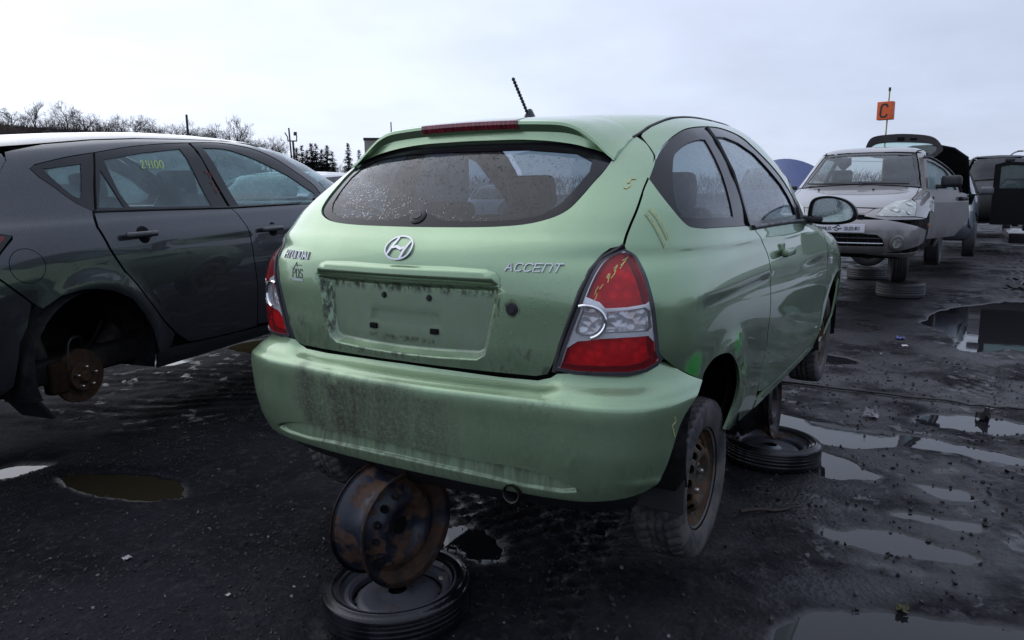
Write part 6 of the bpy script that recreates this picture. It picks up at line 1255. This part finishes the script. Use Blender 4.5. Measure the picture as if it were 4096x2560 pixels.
# ================================================================== bank, brush, trees
def bank_h(t): return float(np.interp(t, [-.15, 0, .35, .7, .88, 1.0, 1.15], [5.8, 5.75, 5.55, 5.0, 4.1, 2.9, 2.0]))
BA, BB = at(0, 500, 55, 0), at(1060, 500, 62, 0); bdir = (BB-BA)/np.linalg.norm(BB-BA); bnr = np.array([bdir[1], -bdir[0], 0]); bnr = bnr if bnr @ (CAM-BA) > 0 else -bnr; BL = np.linalg.norm(BB-BA)
V = []; nb = 70
for i in range(nb):
    t = -.6+2.4*i/(nb-1); c_ = BA+bdir*BL*t; hh_ = bank_h(t)
    for k, (o_, f_) in enumerate(((6.5, -.02), (5., .18), (3., .55), (1.2, .88), (0, .97), (-3, 1.0), (-12, .9), (-25, -.02))): V.append(tuple(c_+bnr*(o_+.5*math.sin(i*1.7+k))+np.array([0, 0, hh_*f_+.12*math.sin(i*2.3+k*1.1)*(f_ > .1)])))
m = M('bank_soil'); m.pbr(m.mix(m.ramp(m.noise(1.2, 6, .7), .35, .65), (.016, .011, .010), (.050, .034, .028)), .9, normal=m.bump(m.noise(6, 5, .7), .9, .2), spec=.1)
mk('embankment', V, [(i*8+k, i*8+k+1, i*8+9+k, i*8+8+k) for i in range(nb-1) for k in range(7)], m.m)['kind'] = 'structure'; tag(bpy.data.objects['embankment'], 'dark weedy earth bank along the yard edge')
TWIG = plain('twig_brown', (.070, .055, .050), .9, var=.4, scale=2., spec=.1); BARK = plain('bark_grey', (.085, .070, .062), .9, var=.3, scale=3., spec=.1)
def blades(n, fpos, hmin, hmax, w, seed, lean=.5):
    r = np.random.default_rng(seed); P = fpos(r, n); h_ = r.uniform(hmin, hmax, (n, 1)); D = r.normal(size=(n, 3))*lean; D[:, 2] = 1; D /= np.linalg.norm(D, axis=1)[:, None]
    S_ = np.cross(D, r.normal(size=(n, 3))); S_ /= np.linalg.norm(S_, axis=1)[:, None]+1e-9
    V = np.stack([P-S_*w, P+S_*w, P+D*h_+S_*w*.3, P+D*h_-S_*w*.3], 1).reshape(-1, 3); return V.tolist(), np.arange(4*n).reshape(n, 4).tolist()
def bank_hv(t): return np.interp(t, [-.15, 0, .35, .7, .88, 1.0, 1.15], [5.8, 5.75, 5.55, 5.0, 4.1, 2.9, 2.0])
def atv(px, py, dist):
    d_ = fw[None]+rt[None]*(px[:, None]-2048)/3000-up[None]*(py-1280)/3000; f = d_/np.hypot(d_[:, 0], d_[:, 1])[:, None]; q = CAM+f*dist[:, None]; q[:, 2] = 0; return q
def on_bank(r, n):
    t = r.uniform(-.3, 1.25, n); o_ = r.uniform(-4, 5.5, n); f_ = np.interp(o_, [-4, 0, 1.2, 3, 5, 6.5], [1., .97, .88, .55, .18, 0]); q = BA+bdir*(BL*t)[:, None]+bnr*o_[:, None]; q[:, 2] = bank_hv(t)*f_-.05; return q
V, F = blades(16000, on_bank, .15, .5, .014, 5); tag(mk('brush', V, F, TWIG, smooth=False), 'tangled dry brush covering the bank', 'brush', kind='stuff')
def on_crest(r, n):
    t = r.uniform(.15, 1.3, n); q = BA+bdir*(BL*t)[:, None]+bnr*r.uniform(-5, 1, (n, 1)); q[:, 2] = bank_hv(t)*.97; return q
V, F = blades(4200, on_crest, .3, 1.0, .012, 6, .45); tag(mk('thicket', V, F, TWIG, smooth=False), 'leafless thicket along the crest of the bank', 'thicket', kind='stuff')
def bare_tree(seed, H_, spread=.55, nmain=5):
    r = np.random.default_rng(seed); trunk = []; twigs = []
    def grow(p, d_, L_, rad, lvl):
        n = 4; pts = [p]; dd = d_.copy()
        for k in range(n): dd = dd+r.normal(size=3)*.10+np.array([0, 0, .05]); dd /= np.linalg.norm(dd); pts.append(pts[-1]+dd*L_/n)
        (trunk if lvl < 2 else twigs).append(tube_data(pts, np.linspace(rad, rad*.55, n+1), 5 if lvl < 2 else 3, caps=False))
        if lvl >= 5: return
        for k in range({0: nmain, 1: 5, 2: 4, 3: 3, 4: 2}[lvl]):
            t = r.uniform(.25, 1.0) if lvl else r.uniform(.25, .95); i = min(int(t*n), n-1); q = pts[i]+(pts[i+1]-pts[i])*(t*n-i)
            s_ = r.normal(size=3); s_ -= dd*(s_ @ dd); s_ /= np.linalg.norm(s_); nd = dd*(1-spread*.5)+s_*spread*r.uniform(.7, 1.2); nd[2] += .18; nd /= np.linalg.norm(nd); grow(q, nd, L_*r.uniform(.48, .68), max(rad*.5, .007), lvl+1)
    grow(np.zeros(3), np.array([r.normal()*.05, r.normal()*.05, 1.]), H_*.50, H_*.014, 0)
    a = merge(trunk); b = merge(twigs); out = []
    for nm, q, mt in (('trunk', a, BARK), ('crown', b, TWIG)):
        me = bpy.data.meshes.new(nm); me.from_pydata(q[0], [], q[1]); me.materials.append(mt); out.append((nm, me))
    return out
TREES = [bare_tree(20+k, 5., sp, nm) for k, (sp, nm) in enumerate(((.72, 6), (.85, 7), (.62, 5), (.95, 7)))]
def plant(kind, loc, label, rz, sc, group): 
    e = empty('bare_tree', tuple(loc), (0, 0, rz), scale=sc)
    for nm, me in TREES[kind]: me_obj(nm, me, e)
    tag(e, label, 'tree', group); return e
spots = [(-60, 395, 0), (60, 392, 1), (150, 372, 2), (275, 370, 0), (355, 398, 1), (440, 430, 3), (555, 412, 1), (640, 448, 3), (730, 455, 3), (800, 470, 1), (870, 462, 0), (930, 432, 2), (965, 480, 3), (1010, 505, 3), (1060, 520, 1), (1100, 505, 0), (1140, 555, 2)]
words = ['at the far left edge', 'second from the left edge', 'tall and twin topped near the left edge', 'tallest above the grey roof', 'just right of the tallest one', 'low and bushy above the grey roof', 'wide crowned above the grey roof middle', 'short and dense left of the wooden pole', 'hugging the wooden pole', 'just right of the wooden pole', 'slim and upright right of the wooden pole', 'narrow and tall mid right on the bank', 'small and bushy mid right on the bank', 'low near the right end of the bank', 'spreading at the right end of the bank', 'last tall one at the right end of the bank', 'thin lone one between bank and floodlight mast']
more = [(20, 430, 3), (110, 425, 1), (205, 415, 3), (315, 425, 3), (400, 445, 1), (490, 440, 0), (600, 455, 1), (690, 470, 0), (765, 480, 3), (840, 485, 3), (905, 480, 1), (1035, 520, 0), (1085, 535, 3)]
spots += more; words += ['low and bushy, %s' % w for w in ('first gap from the left', 'between the second and third tall ones', 'left of the tallest one', 'right below the tallest one', 'in the gap over the grey roof', 'left of the wide crowned one', 'right of the wide crowned one', 'well left of the wooden pole', 'behind the wooden pole', 'a little right of the wooden pole', 'between the slim one and the narrow one', 'near the bank end', 'at the very end of the bank')]
for i, (px, py, kd) in enumerate(spots):
    tt = (px)/1060.; dist = 57+5*max(0, tt)+(i % 3)*1.5; gpt = at(px, 600, dist, 0); hb0 = bank_h(tt)*.95; topz = at(px, py, dist)[2]; plant(kd, (gpt[0], gpt[1], hb0-.1), 'leafless tree on the bank, '+words[i], i*1.9, max(.3, (topz-hb0)/4.6), 'leafless trees on the bank')
for i, (px, py, dist, lb) in enumerate(((4075, 530, 38, 'leafless tree at the right edge of the sky'), (4150, 560, 42, 'leafless tree cut by the right edge'), (4050, 668, 60, 'small leafless tree below the street lamp'), (1335, 585, 85, 'thin leafless tree between the pine clump and the spruce'), (1352, 592, 85, 'second thin leafless tree between pine clump and spruce'), (3085, 590, 55, 'leafless tree top left of the blue bonnet'), (3130, 602, 60, 'leafless tree top above the blue bonnet'))):
    g_ = at(px, 700, dist, 0); plant(i % 4, g_, lb, i*2.1, max(.3, at(px, py, dist)[2]/5.4), 'far leafless trees')
NEEDLE = plain('needles', (.016, .022, .018), .8, var=.45, scale=3., spec=.15)
def conifer(seed, H_, wid, gap, droop):
    r = np.random.default_rng(seed); T_ = [tube_data([(0, 0, 0), (0, 0, H_*.5), (0, 0, H_)], [H_*.016, H_*.012, .01], 6)]; V = []; F = []
    z = H_*gap
    while z < H_*.99:
        f = (1-(z-H_*gap)/(H_*(1-gap))); L_ = wid*f**.8*r.uniform(.75, 1.15)+.06
        for k in range(int(5+4*f)):
            a = r.uniform(0, 2*math.pi); d_ = np.array([math.cos(a), math.sin(a), 0]); n = max(4, int(L_*16)); s_ = np.array([-d_[1], d_[0], 0])
            for j in range(n):
                t = (j+.5)/n; p = np.array([0, 0, z])+d_*L_*t+np.array([0, 0, -droop*L_*t*t+.12*L_*t]); ww = .10*(1.2-t)*(1+f)
                for q in range(3):
                    b_ = p+r.normal(size=3)*.05; u = s_*r.choice([-1, 1])*ww*r.uniform(.6, 1.4)+d_*ww*.6+np.array([0, 0, r.normal()*.05]); k0 = len(V); w_ = np.array([0, 0, .028])+d_*.02
                    V += [b_-w_, b_+w_, b_+u]; F.append((k0, k0+1, k0+2))
        z += H_*.030*r.uniform(.7, 1.3)
    out = []
    for nm, q, mt in (('trunk', merge(T_), BARK), ('crown', (V, F), NEEDLE)):
        me = bpy.data.meshes.new(nm); me.from_pydata([tuple(x_) for x_ in q[0]], [], [tuple(x_) for x_ in q[1]]); me.materials.append(mt); out.append((nm, me))
    return out
CON = [conifer(3, 6., 1.25, .10, .35), conifer(4, 6., 1.5, .28, .05), conifer(5, 6., 1.35, .20, .1)]
cs = [(1190, 590, 1), (1212, 582, 2), (1232, 600, 1), (1250, 572, 1), (1268, 576, 2), (1290, 596, 1), (1312, 580, 1), (1332, 606, 2), (1396, 573, 0), (1440, 600, 0), (1472, 622, 0), (3905, 626, 0), (3940, 645, 0)]
cw = ['leftmost of the clump beside the floodlight mast', 'second of the clump beside the floodlight mast', 'short one in the middle of the clump', 'tallest of the clump', 'just right of the tallest of the clump', 'fifth of the clump, ragged', 'tall one at the right end of the clump', 'small one closing the clump at right', 'conical and free standing', 'small and conical by the beige building', 'lowest, half hidden by the green roof', 'far off over the dark car roof at right', 'far and tiny right of the other at right']
for i, (px, py, kd) in enumerate(cs):
    g_ = at(px, 690, 80 if px < 3000 else 70, 0); hz = at(px, py, 80 if px < 3000 else 70)[2]; e = empty('conifer', tuple(g_), (0, 0, i*1.3), scale=hz/6.)
    for nm, me in CON[kd]: me_obj(nm, me, e)
    tag(e, 'dark conifer, '+cw[i], 'tree', 'conifers in the distance')
def hedge(r, n): q = atv(r.uniform(1060, 1520, n), 690, r.uniform(74, 79, n)); q[:, 2] = r.uniform(0, 2.4, n); return q
V, F = blades(7000, hedge, .4, 1.6, .05, 9, .5); tag(mk('hedge', V, F, TWIG, smooth=False), 'dark low scrub at the foot of the conifers', 'scrub', kind='stuff')
def far_scrub(r, n): q = atv(r.uniform(1500, 4300, n), 740, r.uniform(95, 120, n)); q[:, 2] = r.uniform(0, 3., n); return q
V, F = blades(12000, far_scrub, .5, 1.5, .035, 10, .6); tag(mk('far_treeline', V, F, TWIG, smooth=False), 'far line of leafless scrub along the horizon', 'treeline', kind='stuff')
# ================================================================== litter on the ground
def gz(x_, y_): return float(ground_h(np.array([[x_]]), np.array([[y_]]))[0, 0])
cab = [(3.1+.02*math.sin(y_*3), y_, gz(3.1, y_)+.012) for y_ in np.linspace(-.2, -4.5, 60)]; tag(tube('cable', cab, .008, BLACK, None, 6), 'thin black cable lying across the mud to the right', 'cable')
stk = [(.65+.19*t, -.78-.21*t, gz(.65+.19*t, -.78-.21*t)+.012+.006*math.sin(7*t)) for t in np.linspace(0, 1, 10)]; tag(tube('stick', stk, [.011-.0006*k for k in range(10)], TWIG, None, 6), 'dark broken stick lying right of the near green wheel', 'stick')
def scrap(name, label, cat, x_, y_, sz, mat, seed, flat=.3):
    r = np.random.default_rng(seed); n = 6; V = [(x_+sz*(i/(n-1)-.5)+r.normal()*sz*.05, y_+sz*.8*(j/(n-1)-.5)+r.normal()*sz*.05, gz(x_, y_)+.006+abs(r.normal())*sz*flat) for i in range(n) for j in range(n)]
    tag(mk(name, V, [(i*n+j, i*n+j+1, i*n+n+1+j, i*n+n+j) for i in range(n-1) for j in range(n-1)], mat, smooth=False), label, cat)
scrap('crumpled_wrapper', 'crumpled whitish wrapper on the mud beyond the far support', 'litter', 2.51, -1.12, .10, plain('wrapper', (.26, .24, .25), .5, var=.5, scale=40), 1)
scrap('mud_lump', 'dark lump of mud standing in the wet track at right', 'mud lump', 2.85, -1.73, .09, plain('lump', (.02, .018, .018), .8), 2, .5)
scrap('fallen_leaf', 'yellow green fallen leaf near the bottom right puddle', 'leaf', .14, -1.46, .045, plain('leaf', (.06, .058, .018), .6), 3, .15)
scrap('plastic_shard', 'small pale plastic shard on the gravel at lower left', 'litter', -1.0, 1.2, .035, plain('shard', (.35, .34, .34), .4), 4, .1); scrap('plastic_shard', 'tiny pale shard on the gravel left of the rusty rim', 'litter', -.98, .62, .018, plain('shard2', (.4, .39, .38), .4), 5, .1)
scrap('blue_scrap', 'small blue plastic scrap on the wet ground before the silver wagon', 'litter', 5.3, -1.09, .09, plain('blue_plastic', (.06, .07, .28), .4), 6, .1); scrap('paper_scrap', 'small white paper scrap on the wet ground before the silver wagon', 'litter', 5.0, -1.15, .06, plain('paper', (.45, .45, .45), .6), 7, .1)
scrap('foil_scrap', 'pale wet scrap resting in the dish of the near spare wheel', 'litter', -.60, -.06, .035, plain('foil', (.30, .27, .20), .4), 8, .2)
bpy.data.objects['foil_scrap'].location.z = .075
